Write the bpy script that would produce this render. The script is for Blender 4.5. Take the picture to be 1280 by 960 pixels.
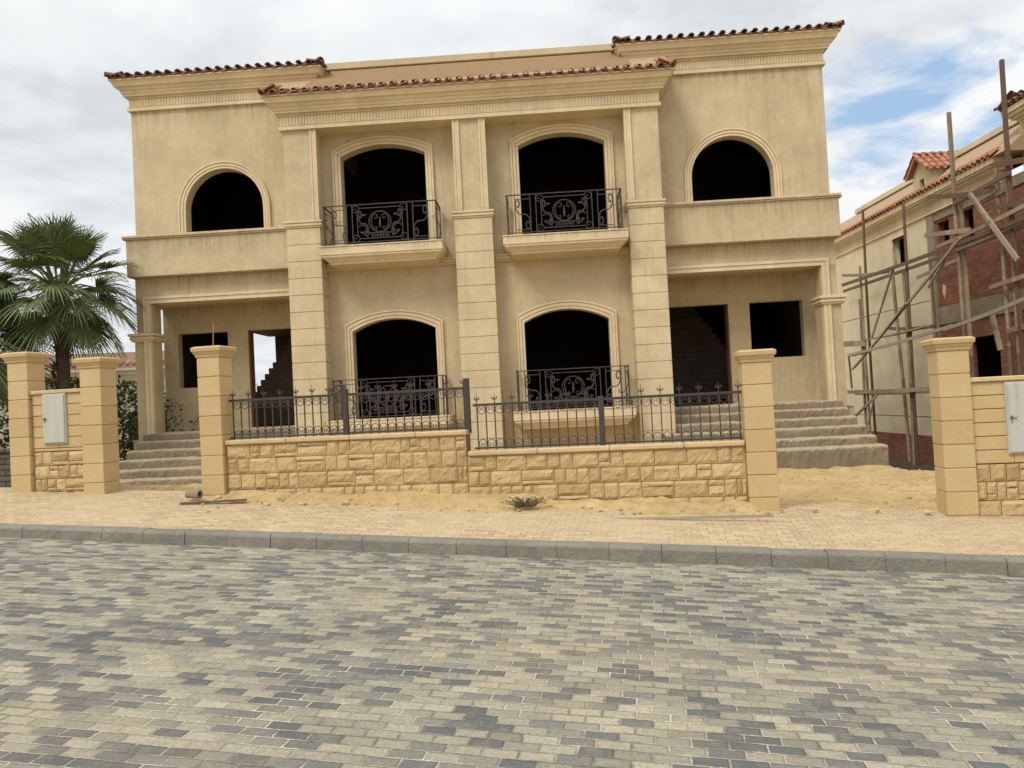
import bpy, bmesh, math, random
from mathutils import Vector, Matrix, noise
from mathutils.geometry import tessellate_polygon
random.seed(7)
D = bpy.data
scene = bpy.context.scene
COL = scene.collection
PI = math.pi
for o in list(D.objects): D.objects.remove(o)

# ------------------------------------------------------------------ node helpers
class NT:
    def __init__(s, tree): s.t = tree
    def n(s, typ, **kw):
        nd = s.t.nodes.new(typ)
        for k, v in kw.items():
            if k.startswith('i_'):
                key = k[2:]; key = int(key) if key.isdigit() else key.replace('_', ' ')
                s.set(nd, key, v)
            else: setattr(nd, k, v)
        return nd
    def set(s, nd, key, v):
        if isinstance(v, bpy.types.NodeSocket): s.t.links.new(v, nd.inputs[key])
        else: nd.inputs[key].default_value = v
    def math(s, op, a, b=None, c=None):
        nd = s.n('ShaderNodeMath', operation=op); s.set(nd, 0, a)
        if b is not None: s.set(nd, 1, b)
        if c is not None: s.set(nd, 2, c)
        return nd.outputs[0]
    def noise(s, vec, scale, detail=4, rough=.55, dist=0):
        nd = s.n('ShaderNodeTexNoise'); s.set(nd, 'Vector', vec)
        nd.inputs['Scale'].default_value = scale; nd.inputs['Detail'].default_value = detail
        nd.inputs['Roughness'].default_value = rough; nd.inputs['Distortion'].default_value = dist
        return nd.outputs['Fac']
    def ramp(s, fac, stops, interp='LINEAR'):
        nd = s.n('ShaderNodeValToRGB'); cr = nd.color_ramp; cr.interpolation = interp
        while len(cr.elements) < len(stops): cr.elements.new(.5)
        for e, (p, c) in zip(cr.elements, stops):
            e.position = p; e.color = (c[0], c[1], c[2], 1) if not isinstance(c, (int, float)) else (c, c, c, 1)
        s.set(nd, 0, fac); return nd.outputs[0]
    def mix(s, fac, a, b, mode='MIX'):
        nd = s.n('ShaderNodeMix', data_type='RGBA', blend_type=mode)
        s.set(nd, 0, fac); s.set(nd, 6, a if isinstance(a, bpy.types.NodeSocket) else (*a, 1)); s.set(nd, 7, b if isinstance(b, bpy.types.NodeSocket) else (*b, 1))
        return nd.outputs[2]
    def map(s, vec, scale=(1, 1, 1), loc=(0, 0, 0), rot=(0, 0, 0)):
        nd = s.n('ShaderNodeMapping'); s.set(nd, 0, vec)
        nd.inputs['Scale'].default_value = scale; nd.inputs['Location'].default_value = loc; nd.inputs['Rotation'].default_value = rot
        return nd.outputs[0]
    def rng(s, v, a, b, c, d):
        nd = s.n('ShaderNodeMapRange'); s.set(nd, 0, v)
        for i, x in enumerate((a, b, c, d)): s.set(nd, i+1, x)
        return nd.outputs[0]

def material(name, fn, rough=.9, bump=None, metallic=0, spec=.25):
    m = D.materials.new(name); m.use_nodes = True; t = m.node_tree; t.nodes.clear()
    k = NT(t); out = k.n('ShaderNodeOutputMaterial'); b = k.n('ShaderNodeBsdfPrincipled')
    t.links.new(b.outputs[0], out.inputs[0])
    b.inputs['Roughness'].default_value = rough; b.inputs['Metallic'].default_value = metallic
    b.inputs['Specular IOR Level'].default_value = spec
    geo = k.n('ShaderNodeNewGeometry'); tc = k.n('ShaderNodeTexCoord')
    res = fn(k, tc.outputs['Object'], geo)
    col, hgt, dist = res if isinstance(res, tuple) else (res, None, 0)
    k.set(b, 'Base Color', col if isinstance(col, bpy.types.NodeSocket) else (*col, 1))
    if hgt is not None:
        bp = k.n('ShaderNodeBump'); bp.inputs['Distance'].default_value = dist; bp.inputs['Strength'].default_value = 1
        k.set(bp, 'Height', hgt); k.set(b, 'Normal', bp.outputs[0])
    return m

def mul(c, f): return tuple(x*f for x in c)

def stucco(base, streak=.35, warm=.12, bumpd=.004, drips=(), dripc=.42, dust=None):
    def fn(k, P, g):
        big = k.noise(P, .7, 6, .65, .6)
        st = k.noise(k.map(P, (2.2, 2.2, .28)), 1.7, 6, .7, .4)
        st2 = k.noise(k.map(P, (11, 11, .5), (3, 1, 7)), 1.3, 3, .5)
        fine = k.noise(P, 55, 3, .65)
        med = k.noise(P, 5, 6, .7, .8)
        c = k.mix(k.rng(big, .32, .68, 0, 1), mul(base, .80), mul(base, 1.07))
        c = k.mix(k.math('MULTIPLY', k.rng(st, .50, .72, 0, 1), streak), c, mul(base, .60))
        c = k.mix(k.math('MULTIPLY', k.math('MULTIPLY', k.rng(st2, .56, .75, 0, 1), k.rng(st, .42, .6, 0, 1)), streak), c, (base[0]*.5, base[1]*.46, base[2]*.42))
        c = k.mix(k.math('MULTIPLY', k.rng(med, .46, .72, 0, 1), warm), c, (base[0]*.8, base[1]*.66, base[2]*.5))
        c = k.mix(k.math('MULTIPLY', k.rng(med, .52, .3, 0, 1), warm), c, mul(base, 1.25))
        c = k.mix(k.rng(fine, .3, .7, 0, .18), c, mul(base, .6))
        if drips or dust:
            sz = k.n('ShaderNodeSeparateXYZ'); k.set(sz, 0, P)
            dn = k.noise(k.map(P, (6, 6, .22), (1, 5, 2)), 1.9, 5, .7); dl = k.noise(k.map(P, (1, 1, 0), (8, 2, 0)), 1.1, 4, .6)
            for zt, ln in drips:
                m_ = k.math('MULTIPLY', k.rng(k.math('ADD', sz.outputs[2], k.math('MULTIPLY', k.math('SUBTRACT', dl, .5), ln*.9)), zt-ln, zt, 0, 1), k.math('LESS_THAN', sz.outputs[2], zt+.02))
                c = k.mix(k.math('MULTIPLY', k.math('MULTIPLY', m_, k.rng(dn, .40, .68, 0, 1)), .75), c, (base[0]*dripc, base[1]*dripc*.9, base[2]*dripc*.82))
            if dust is not None:
                c = k.mix(k.math('MULTIPLY', k.rng(k.math('ADD', sz.outputs[2], k.math('MULTIPLY', dl, .7)), dust+1.0, dust+.2, 0, .6), k.rng(med, .3, .6, .4, 1)), c, (.50, .38, .21))
        h = k.math('ADD', k.math('MULTIPLY', fine, .6), k.math('MULTIPLY', med, 1.0))
        return c, h, bumpd
    return fn

M = {}
M['stucco'] = material('weathered_stucco', stucco((.575, .48, .315), .38, .26, .004, ((5.86, .5), (9.0, .5), (4.985, .3))))
M['stucco_shaded'] = material('shaded_stucco', stucco((.52, .43, .265), .35, .25, .004, ((4.4, .3),), .5, 1.0))  # darker copy of the stucco, with shade put into its base colour
M['trim'] = material('cream_trim_stucco', stucco((.69, .575, .38), .3, .14, .0015, ((5.21, .16), (5.945, .10)), .5))
M['clad'] = material('pale_block_render', stucco((.63, .525, .345), .36, .25, .003))
M['white_stucco'] = material('pale_cream_stucco', stucco((.66, .58, .40), .15, .05))

def limestone(k, P, g):
    isl = g.outputs['Random Per Island']
    big = k.noise(P, 2.2, 4, .6); fine = k.noise(P, 38, 3, .6); med = k.noise(P, 10, 5, .65, 1.2)
    c = k.mix(isl, (.49, .36, .185), (.56, .43, .235))
    c = k.mix(k.rng(big, .35, .7, 0, .6), c, (.52, .35, .15))
    c = k.mix(k.rng(med, .52, .75, 0, .45), c, (.64, .50, .29))
    c = k.mix(k.rng(fine, .45, .8, 0, .25), c, (.42, .29, .14))
    return c, k.math('ADD', fine, k.math('MULTIPLY', med, .7)), .002
M['limestone'] = material('smooth_limestone', limestone, .8)
def rough_stone(k, P, g):
    isl = g.outputs['Random Per Island']
    big = k.noise(P, 4, 5, .65); fine = k.noise(P, 45, 5, .7); med = k.noise(P, 14, 5, .65)
    c = k.ramp(isl, [(0, (.44, .31, .155)), (.3, (.55, .40, .205)), (.65, (.60, .44, .23)), (1, (.65, .495, .275))])
    c = k.mix(k.rng(big, .4, .72, 0, .6), c, (.50, .315, .13))
    c = k.mix(k.rng(med, .5, .8, 0, .5), c, (.66, .50, .29))
    c = k.mix(k.rng(fine, .4, .75, 0, .35), c, (.36, .24, .12))
    return c, k.math('ADD', k.math('MULTIPLY', fine, 1.6), k.math('MULTIPLY', med, 1.2)), .010
M['rough_stone'] = material('split_face_stone', rough_stone, .9)
M['mortar'] = material('stone_mortar', lambda k, P, g: (k.mix(k.noise(P, 20), (.16, .095, .045), (.26, .165, .08)), k.noise(P, 60), .003))
M['coping'] = material('coping_stone', stucco((.62, .46, .26), .25, .25, .002), .75)

def sand(k, P, g):
    big = k.noise(P, .8, 5, .6); med = k.noise(P, 6, 6, .65); fine = k.noise(P, 70, 4, .7)
    c = k.mix(k.rng(big, .3, .7, 0, 1), (.60, .42, .19), (.78, .58, .29))
    c = k.mix(k.rng(med, .46, .7, 0, .65), c, (.42, .27, .12)); c = k.mix(k.rng(k.noise(k.map(P, loc=(5, 2, 0)), 2.3, 6, .7), .55, .7, 0, .55), c, (.36, .235, .115))
    peb = k.n('ShaderNodeTexVoronoi'); k.set(peb, 'Vector', P); peb.inputs['Scale'].default_value = 15
    c = k.mix(k.rng(peb.outputs['Distance'], .06, .2, .75, 0), c, (.22, .145, .075))
    c = k.mix(k.rng(fine, .5, .8, 0, .35), c, (.84, .68, .42))
    return c, k.math('ADD', k.math('MULTIPLY', med, 3), fine), .028
M['sand'] = material('yellow_sand', sand, .95)

def pavers(w, h, ramp, joint, jw, dusty, gloss=False, bumpd=.006, clus=True):
    def fn(k, P, g):
        sep = k.n('ShaderNodeSeparateXYZ'); 
        wob = k.n('ShaderNodeTexNoise'); k.set(wob, 'Vector', P); wob.inputs['Scale'].default_value = 2.5
        va = k.n('ShaderNodeVectorMath', operation='MULTIPLY_ADD'); k.set(va, 0, wob.outputs['Color']); va.inputs[1].default_value = (.02, .02, 0); k.set(va, 2, P)
        k.set(sep, 0, va.outputs[0])
        u = k.math('DIVIDE', sep.outputs[0], w); v = k.math('DIVIDE', sep.outputs[1], h)
        row = k.math('FLOOR', v)
        rw = k.n('ShaderNodeTexWhiteNoise', noise_dimensions='1D'); k.set(rw, 'W', row)
        u2 = k.math('ADD', u, k.math('ADD', k.math('MULTIPLY', k.math('MODULO', row, 2.0), .5), k.math('MULTIPLY', rw.outputs[0], .16)))
        cu = k.math('FLOOR', u2)
        fu = k.math('SUBTRACT', u2, cu); fv = k.math('SUBTRACT', v, row)
        cell = k.n('ShaderNodeCombineXYZ'); k.set(cell, 0, cu); k.set(cell, 1, row)
        wn = k.n('ShaderNodeTexWhiteNoise', noise_dimensions='2D'); k.set(wn, 'Vector', cell.outputs[0])
        r1 = wn.outputs['Value']
        cpos = k.n('ShaderNodeVectorMath', operation='MULTIPLY'); k.set(cpos, 0, cell.outputs[0]); cpos.inputs[1].default_value = (w, h, 0)
        cl = k.noise(cpos.outputs[0], 1.5, 3, .65)
        f = k.math('ADD', k.math('MULTIPLY', r1, .72), k.math('MULTIPLY', k.rng(cl, .28, .72, 0, 1), .28)) if clus else r1
        c = k.ramp(f, ramp)
        wn2 = k.n('ShaderNodeTexWhiteNoise', noise_dimensions='3D'); k.set(wn2, 'Vector', k.map(cell.outputs[0], loc=(3.3, 7.1, 2)))
        c = k.mix(k.rng(wn2.outputs['Value'], 0, 1, 0, .28), c, (.10, .09, .075), 'MIX')
        grain = k.noise(P, 150, 2, .6); g2 = k.noise(P, 55, 4, .75); spot = k.noise(P, 11, 5, .7)
        c = k.mix(k.rng(g2, .42, .72, 0, .5), c, (.06, .055, .045)); c = k.mix(k.rng(grain, .4, .75, 0, .45), c, (.05, .045, .04))
        c = k.mix(k.rng(grain, .55, .8, 0, .25), c, (.6, .55, .45))
        c = k.mix(k.rng(spot, .5, .8, 0, dusty), c, (.50, .42, .29))
        eu = k.math('MULTIPLY', k.math('MINIMUM', fu, k.math('SUBTRACT', 1, fu)), w)
        ev = k.math('MULTIPLY', k.math('MINIMUM', fv, k.math('SUBTRACT', 1, fv)), h)
        e = k.math('MINIMUM', eu, ev)
        en = k.math('ADD', e, k.math('MULTIPLY', k.math('SUBTRACT', k.noise(P, 45, 4), .5), .013))
        jm = k.rng(en, jw*.5, jw*1.5, 1, 0)
        jc = k.mix(k.rng(k.noise(P, 2.6, 6, .7), .42, .62, 0, 1), mul(joint, .30), joint)
        c = k.mix(jm, c, jc)
        drift = k.noise(P, .55, 5, .6)
        c = k.mix(k.rng(drift, .5, .75, 0, dusty), c, (.50, .40, .25))
        tilt = k.math('MULTIPLY', k.math('SUBTRACT', r1, .5), .5)
        hgt = k.math('ADD', k.math('ADD', k.rng(en, 0, jw*2.6, 0, 1), k.math('MULTIPLY', grain, .25)), tilt)
        return c, hgt, bumpd
    return fn
M['road'] = material('grey_block_paving', pavers(.166, .086,
    [(0, (.10, .108, .112)), (.26, (.15, .157, .155)), (.40, (.245, .24, .21)), (.54, (.375, .345, .262)), (.78, (.47, .425, .31)), (1, (.60, .535, .395))],
    (.66, .59, .45), .0042, .3, bumpd=.009), .9)
M['sidewalk'] = material('sandy_block_paving', pavers(.17, .09,
    [(0, (.65, .49, .29)), (.5, (.69, .52, .315)), (1, (.73, .56, .35))], (.42, .28, .14), .003, .8, bumpd=.003, clus=False), .9)

def concrete(base, isl=.0, form=False, dust=False):
    def fn(k, P, g):
        big = k.noise(P, 2.5, 5, .65); fine = k.noise(P, 50, 4, .7); med = k.noise(P, 11, 5, .7)
        c = k.mix(k.rng(big, .3, .7, 0, 1), mul(base, .75), mul(base, 1.15))
        if isl: c = k.mix(k.math('MULTIPLY', g.outputs['Random Per Island'], isl), c, mul(base, .55))
        c = k.mix(k.rng(med, .5, .8, 0, .5), c, (base[0]*1.35, base[1]*1.22, base[2]*1.0))
        c = k.mix(k.rng(fine, .45, .8, 0, .4), c, mul(base, .5))
        sp_ = k.n('ShaderNodeSeparateXYZ'); k.set(sp_, 0, g.outputs['Normal'])
        if dust: c = k.mix(k.math('MULTIPLY', k.rng(k.math('ADD', sp_.outputs[2], k.math('MULTIPLY', big, .6)), .75, 1.25, 0, 1), .8), c, (.50, .40, .26))
        h = k.math('ADD', k.math('MULTIPLY', med, 2), fine)
        if form:
            h = k.math('ADD', h, k.math('MULTIPLY', k.noise(k.map(P, (1, 1, 14)), 3, 2), 2))
        return c, h, .012
    return fn
M['concrete'] = material('raw_concrete', concrete((.255, .21, .142), .2, False, True))
M['concrete_shaded'] = material('shaded_concrete', concrete((.13, .105, .075), .2))  # copy of the concrete with the hall's shade put into its colour
M['concrete_beam'] = material('formwork_concrete', concrete((.30, .255, .175), 0, True))
M['kerb'] = material('grey_kerb_concrete', concrete((.27, .252, .21), .25), .85)
M['interior_shade'] = material('shade_darkened_masonry', lambda k, P, g: (k.mix(k.noise(P, 6, 4), (.022, .017, .012), (.05, .036, .025)), k.noise(P, 25), .01))  # near-black masonry: the darkness of the rooms is put into the colour
M['dark_reveal'] = material('raw_brick_reveal', lambda k, P, g: (k.mix(k.noise(P, 12, 4), (.14, .07, .04), (.24, .13, .08)), k.noise(P, 30), .01))

def iron(k, P, g):
    n = k.noise(P, 14, 4, .7)
    c = k.mix(k.rng(n, .5, .8, 0, .55), (.045, .039, .033), (.13, .085, .055))
    return c, k.noise(P, 90), .0006
M['iron'] = material('dark_wrought_iron', iron, .5, spec=.4)
M['iron_grey'] = material('dusty_grey_iron', lambda k, P, g: (k.mix(k.rng(k.noise(P, 9, 4, .7), .4, .75, 0, .6), (.05, .048, .045), (.15, .125, .095)), k.noise(P, 90), .0006), .6, spec=.4)

def tile(k, P, g):
    isl = g.outputs['Random Per Island']
    c = k.ramp(isl, [(0, (.20, .085, .05)), (.4, (.33, .14, .075)), (.75, (.42, .20, .11)), (1, (.30, .16, .10))])
    c = k.mix(k.rng(k.noise(P, 7, 5, .7), .45, .75, 0, .6), c, (.17, .12, .085))
    return c, k.noise(P, 40, 4), .004
M['tile'] = material('weathered_clay_tile', tile, .85)
M['tile_dark'] = material('old_dark_clay_tile', lambda k, P, g: (k.mix(k.rng(k.noise(P, 7, 5, .7), .35, .65, 0, 1), (.155, .095, .07), (.28, .165, .11)), k.noise(P, 40, 4), .004), .9)
M['tile_new'] = material('orange_clay_tile', lambda k, P, g: (k.mix(k.noise(P, 7, 5, .7), k.ramp(g.outputs['Random Per Island'], [(0, (.36, .13, .07)), (1, (.52, .23, .13))]), (.38, .2, .13)), k.noise(P, 40), .004), .85)
M['roof_render'] = material('red_brown_roof_render', lambda k, P, g: (k.mix(k.noise(P, 5, 5, .6), (.34, .235, .145), (.44, .315, .20)), k.noise(P, 40), .004))

def brick(c1, c2, mort, sc=1.0):
    def fn(k, P, g):
        # bricks on a wall that runs along Y: use (y, z)
        sep = k.n('ShaderNodeSeparateXYZ'); k.set(sep, 0, P)
        cb = k.n('ShaderNodeCombineXYZ'); k.set(cb, 0, k.math('ADD', sep.outputs[1], sep.outputs[0])); k.set(cb, 1, sep.outputs[2])
        b = k.n('ShaderNodeTexBrick'); k.set(b, 'Vector', cb.outputs[0])
        b.inputs['Scale'].default_value = 1; b.inputs['Brick Width'].default_value = .25*sc; b.inputs['Row Height'].default_value = .085*sc
        b.inputs['Mortar Size'].default_value = .009*sc; b.inputs['Mortar Smooth'].default_value = .2
        b.inputs['Color1'].default_value = (*c1, 1); b.inputs['Color2'].default_value = (*c2, 1); b.inputs['Mortar'].default_value = (*mort, 1)
        c = k.mix(k.rng(k.noise(P, 1.2, 5, .65), .5, .75, 0, .45), b.outputs['Color'], mort)
        c = k.mix(k.rng(k.noise(P, 14, 5, .65), .5, .8, 0, .5), c, mul(c1, .4))
        return c, k.math('SUBTRACT', k.math('MULTIPLY', k.noise(P, 30), .4), b.outputs['Fac']), .012
    return fn
M['grey_wall'] = material('grey_white_render', stucco((.46, .44, .38), .3, .1))
M['brick'] = material('red_brick', brick((.215, .078, .048), (.31, .125, .078), (.15, .10, .07), 1.2), .95)
M['grey_brick'] = material('dark_grey_brick', brick((.075, .065, .055), (.13, .11, .09), (.035, .03, .025)), .95)

def wood(k, P, g):
    isl = g.outputs['Random Per Island']
    gr = k.noise(P, 9, 6, .75, .8)
    c = k.ramp(isl, [(0, (.17, .12, .08)), (.5, (.28, .21, .14)), (1, (.40, .32, .22))])
    c = k.mix(k.rng(gr, .4, .7, 0, .6), c, (.10, .075, .055))
    return c, gr, .006
M['wood'] = material('weathered_timber', wood, .9)
M['wood_dark'] = material('dark_timber', lambda k, P, g: (k.mix(k.noise(P, 9, 6, .7), (.085, .055, .038), (.20, .135, .092)), k.noise(P, 30), .006), .9)
M['wood_pale'] = material('pale_timber', lambda k, P, g: (k.mix(k.noise(P, 9, 6, .7), (.24, .19, .13), (.46, .38, .27)), k.noise(P, 30), .006), .9)
def cab(k, P, g):
    st = k.noise(k.map(P, (14, 14, 1.2)), 1.5, 5, .6)
    c = k.mix(k.rng(st, .5, .75, 0, .6), (.47, .485, .43), (.35, .34, .265))
    c = k.mix(k.rng(k.noise(P, 25, 4, .7), .62, .75, 0, .7), c, (.26, .20, .12))
    return c, k.noise(P, 40), .0006
M['cabinet'] = material('dusty_pale_grey_metal', cab, .5, spec=.4)
M['metal_dark'] = material('dark_handle_metal', lambda k, P, g: k.mix(k.noise(P, 20), (.08, .08, .08), (.16, .15, .13)), .5)
M['rust'] = material('orange_rusty_steel', lambda k, P, g: k.mix(k.noise(P, 30), (.45, .12, .05), (.60, .20, .09)), .8)

def leafmat(a, b, dry):
    def fn(k, P, g):
        c = k.mix(g.outputs['Random Per Island'], a, b)
        c = k.mix(k.rng(k.noise(P, 2.2, 4, .6), .5, .75, 0, .7), c, dry)
        return c
    return fn
M['palm'] = material('palm_leaf', leafmat((.065, .10, .036), (.15, .20, .072), (.19, .20, .085)), .5, spec=.4)
M['palm_stalk'] = material('palm_stalk', leafmat((.13, .15, .055), (.17, .16, .07), (.16, .11, .05)), .6)
M['palm_dry'] = material('dry_palm_skirt', leafmat((.085, .058, .035), (.15, .10, .06), (.06, .042, .027)), .9)
M['bush'] = material('shrub_leaf', leafmat((.06, .09, .03), (.12, .155, .055), (.16, .17, .075)), .6)
M['hedge'] = material('dark_hedge_leaf', leafmat((.035, .052, .02), (.075, .10, .038), (.10, .105, .045)), .7)
M['dry_plant'] = material('dry_weed', leafmat((.085, .07, .04), (.15, .12, .065), (.05, .035, .022)), .8)
M['bark'] = material('palm_bark', lambda k, P, g: (k.mix(k.noise(k.map(P, (1, 1, 6)), 4, 5, .7), (.045, .032, .022), (.13, .095, .065)), k.noise(P, 20), .03), .95)
M['soil'] = material('dark_damp_soil', lambda k, P, g: (k.mix(k.noise(P, 5, 6, .7), (.05, .038, .026), (.13, .10, .065)), k.noise(P, 12, 6, .7), .08), .95)
M['grey_pipe'] = material('grey_concrete_pipe', concrete((.30, .24, .165)), .95)

# ------------------------------------------------------------------ mesh helpers
class MB:
    def __init__(s): s.v = []; s.f = []
    def add(s, vs, fs):
        o = len(s.v); s.v += [tuple(v) for v in vs]; s.f += [tuple(i+o for i in f) for f in fs]; return s
    def box(s, x0, x1, y0, y1, z0, z1):
        if x0 > x1: x0, x1 = x1, x0
        if y0 > y1: y0, y1 = y1, y0
        return s.add([(x0,y0,z0),(x1,y0,z0),(x1,y1,z0),(x0,y1,z0),(x0,y0,z1),(x1,y0,z1),(x1,y1,z1),(x0,y1,z1)],
              [(0,3,2,1),(4,5,6,7),(0,1,5,4),(1,2,6,5),(2,3,7,6),(3,0,4,7)])
    def beam(s, a, b, w, h, roll=0):
        a = Vector(a); b = Vector(b); d = (b-a).normalized()
        up = Vector((0,0,1)) if abs(d.z) < .95 else Vector((1,0,0))
        r = d.cross(up).normalized(); u = r.cross(d)
        if roll: r, u = r*math.cos(roll)+u*math.sin(roll), u*math.cos(roll)-r*math.sin(roll)
        vs = []
        for p in (a, b):
            for i, j in ((-1,-1),(1,-1),(1,1),(-1,1)): vs.append(p + r*(i*w/2) + u*(j*h/2))
        return s.add(vs, [(0,1,2,3),(7,6,5,4),(0,4,5,1),(1,5,6,2),(2,6,7,3),(3,7,4,0)])
    def tube(s, pts, r, n=5, r1=None, cap=True):
        pts = [Vector(p) for p in pts]; m = len(pts); prev = None; o = []
        for i, p in enumerate(pts):
            t = (pts[min(i+1, m-1)]-pts[max(i-1, 0)])
            t = t.normalized() if t.length > 1e-9 else Vector((0,0,1))
            if prev is None:
                a = Vector((0,0,1)) if abs(t.z) < .9 else Vector((1,0,0)); u = t.cross(a).normalized()
            else:
                u = (prev - t*prev.dot(t)); u = u.normalized() if u.length > 1e-6 else prev
            prev = u; w = t.cross(u)
            rr = r if r1 is None else r+(r1-r)*i/max(1, m-1)
            for q in range(n):
                a = 2*PI*(q+.5)/n; o.append(p+u*(rr*math.cos(a))+w*(rr*math.sin(a)))
        fs = []
        for i in range(m-1):
            for q in range(n):
                q2 = (q+1) % n; fs.append((i*n+q, i*n+q2, (i+1)*n+q2, (i+1)*n+q))
        if cap: fs.append(tuple(range(n-1, -1, -1))); fs.append(tuple(range((m-1)*n, m*n)))
        return s.add(o, fs)
    def prism(s, outer, holes, y0, y1):
        """polygon in XZ with holes, extruded from y0 (front) to y1"""
        loops = [outer]+list(holes)
        tri = tessellate_polygon([[Vector((p[0], p[1], 0)) for p in l] for l in loops])
        flat = [p for l in loops for p in l]; n = len(flat)
        vs = [(p[0], y0, p[1]) for p in flat]+[(p[0], y1, p[1]) for p in flat]; fs = []
        for t in tri:
            a, b, c = (flat[i] for i in t)
            cr = (b[0]-a[0])*(c[1]-a[1])-(b[1]-a[1])*(c[0]-a[0])
            if abs(cr) < 1e-10: continue
            t = tuple(t) if cr > 0 else tuple(reversed(t))
            fs.append(t); fs.append(tuple(i+n for i in reversed(t)))
        k = 0
        for l in loops:
            m = len(l)
            for i in range(m): fs.append((k+i, k+(i+1) % m, n+k+(i+1) % m, n+k+i))
            k += m
        return s.add(vs, fs)
    def ring(s, prof, x0, x1, yf, yb, zb, close=True):
        """profile [(out, up)] swept round the left, front and right side of a block, mitred"""
        rows = []
        for o, u in prof:
            rows.append([(x0-o, yb, zb+u), (x0-o, yf-o, zb+u), (x1+o, yf-o, zb+u), (x1+o, yb, zb+u)])
        vs = [p for r in rows for p in r]; fs = []
        for i in range(len(rows)-1):
            for j in range(3): fs.append((i*4+j, i*4+j+1, (i+1)*4+j+1, (i+1)*4+j))
        k = len(rows)-1; fs.append((k*4, k*4+1, k*4+2, k*4+3)); fs.append((3, 2, 1, 0))
        return s.add(vs, fs)
    def build(s, name, mat, parent=None, loc=(0,0,0), rotz=0, bevel=0, smooth=False, fixn=True):
        me = D.meshes.new(name); me.from_pydata(s.v, [], s.f); me.update()
        if fixn:
            bm = bmesh.new(); bm.from_mesh(me); bmesh.ops.recalc_face_normals(bm, faces=bm.faces); bm.to_mesh(me); bm.free()
        if smooth:
            for p in me.polygons: p.use_smooth = True
        me.materials.append(M[mat] if isinstance(mat, str) else mat)
        o = D.objects.new(name, me); COL.objects.link(o); o.location = loc; o.rotation_euler = (0,0,rotz)
        if parent: o.parent = parent
        if bevel:
            b = o.modifiers.new('bevel', 'BEVEL'); b.width = bevel; b.segments = 1; b.limit_method = 'ANGLE'; b.angle_limit = .6
        return o
def empty(name, label, cat, loc=(0,0,0), rotz=0, group=None):
    o = D.objects.new(name, None); COL.objects.link(o); o.location = loc; o.rotation_euler = (0,0,rotz); o.empty_display_size = .3
    tag(o, label, cat, group); return o
def tag(o, label, cat, group=None):
    o['label'] = label; o['category'] = cat
    if group: o['group'] = group
    return o
def structure(o, kind='structure', label=None):
    o['kind'] = kind
    if label: o['label'] = label
    return o
def fbm(x, y, z=0, o=4): return noise.fractal(Vector((x, y, z)), 1.0, 2.0, o)
def sstep(a, b, x):
    t = max(0, min(1, (x-a)/(b-a))); return t*t*(3-2*t)

# ------------------------------------------------------------------ street frame
A = math.atan(-.1408)            # the street runs 8 degrees off the house front
E1 = Vector((math.cos(A), math.sin(A))); N1 = Vector((-math.sin(A), math.cos(A))); SO = Vector((0, -6.9378))
def sp(s, o, z=0): p = SO+E1*s+N1*o; return Vector((p.x, p.y, z))
def to_s(x, y): d = Vector((x, y))-SO; return d.dot(E1), d.dot(N1)
def cl(s): return max(-22, min(22, s))
def zf(s): return .41-.05*cl(s)      # ground along the plot line
def zk(s): return .31-.048*cl(s)     # kerb top
def zr(s): return .17-.05*cl(s)      # road
KO = -1.9

def street_sheet(name, mat, s0, s1, offs, zfn, ds=.5, lift=0):
    mb = MB(); n = int((s1-s0)/ds)+1; vs = []; fs = []; m = len(offs)
    for i in range(n):
        s = s0+(s1-s0)*i/(n-1)
        for o in offs: vs.append((s, o, zfn(s, o)+lift))
    for i in range(n-1):
        for j in range(m-1): fs.append((i*m+j, (i+1)*m+j, (i+1)*m+j+1, i*m+j+1))
    mb.add(vs, fs)
    return structure(mb.build(name, mat, None, (SO.x, SO.y, 0), A, smooth=True, fixn=False))
street_sheet('road', 'road', -60, 60, [KO-14, KO-9, KO-5, KO-2, KO], lambda s, o: zr(s)+.02*min(1, -(o-KO)/3)+.008*fbm(s*.4, o*.4, 3))
street_sheet('sidewalk', 'sidewalk', -60, 60, [KO+.13, KO+.5, KO+1, KO+1.5, -.05, .35], lambda s, o: zk(s)+(zf(s)-zk(s))*(o-KO-.13)/(-KO-.13)+.012*fbm(s*.8, o*.8, 9))
kb = MB(); s = -40.0
while s < 40:
    L = .5+.02*random.random(); j = .004*random.uniform(-1, 1); g = random.uniform(.001, .003); dy = random.uniform(-.006, .006)
    za, zb = zk(s)+j, zk(s+L)+j
    vs = []
    for ss, z in ((s+g, za), (s+L-g, zb)):
        for o, u in ((KO+dy-.026, -.3), (KO+dy-.018, -.034), (KO+dy-.012, -.022), (KO+dy+.012, 0), (KO+.14, .002), (KO+.14, -.3)): vs.append((ss, o, z+u))
    fs = [(q, (q+1) % 6, (q+1) % 6+6, q+6) for q in range(6)]+[tuple(range(5, -1, -1)), tuple(range(6, 12))]
    kb.add(vs, fs); s += L
street_sheet('kerb_bed', 'coping', -40, 40, [KO+.004, KO+.005, KO+.03, KO+.13], lambda s, o: zk(s)-(.26 if o < KO+.0045 else .035))
structure(kb.build('kerb', 'kerb', None, (SO.x, SO.y, 0), A, bevel=.003))

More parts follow.
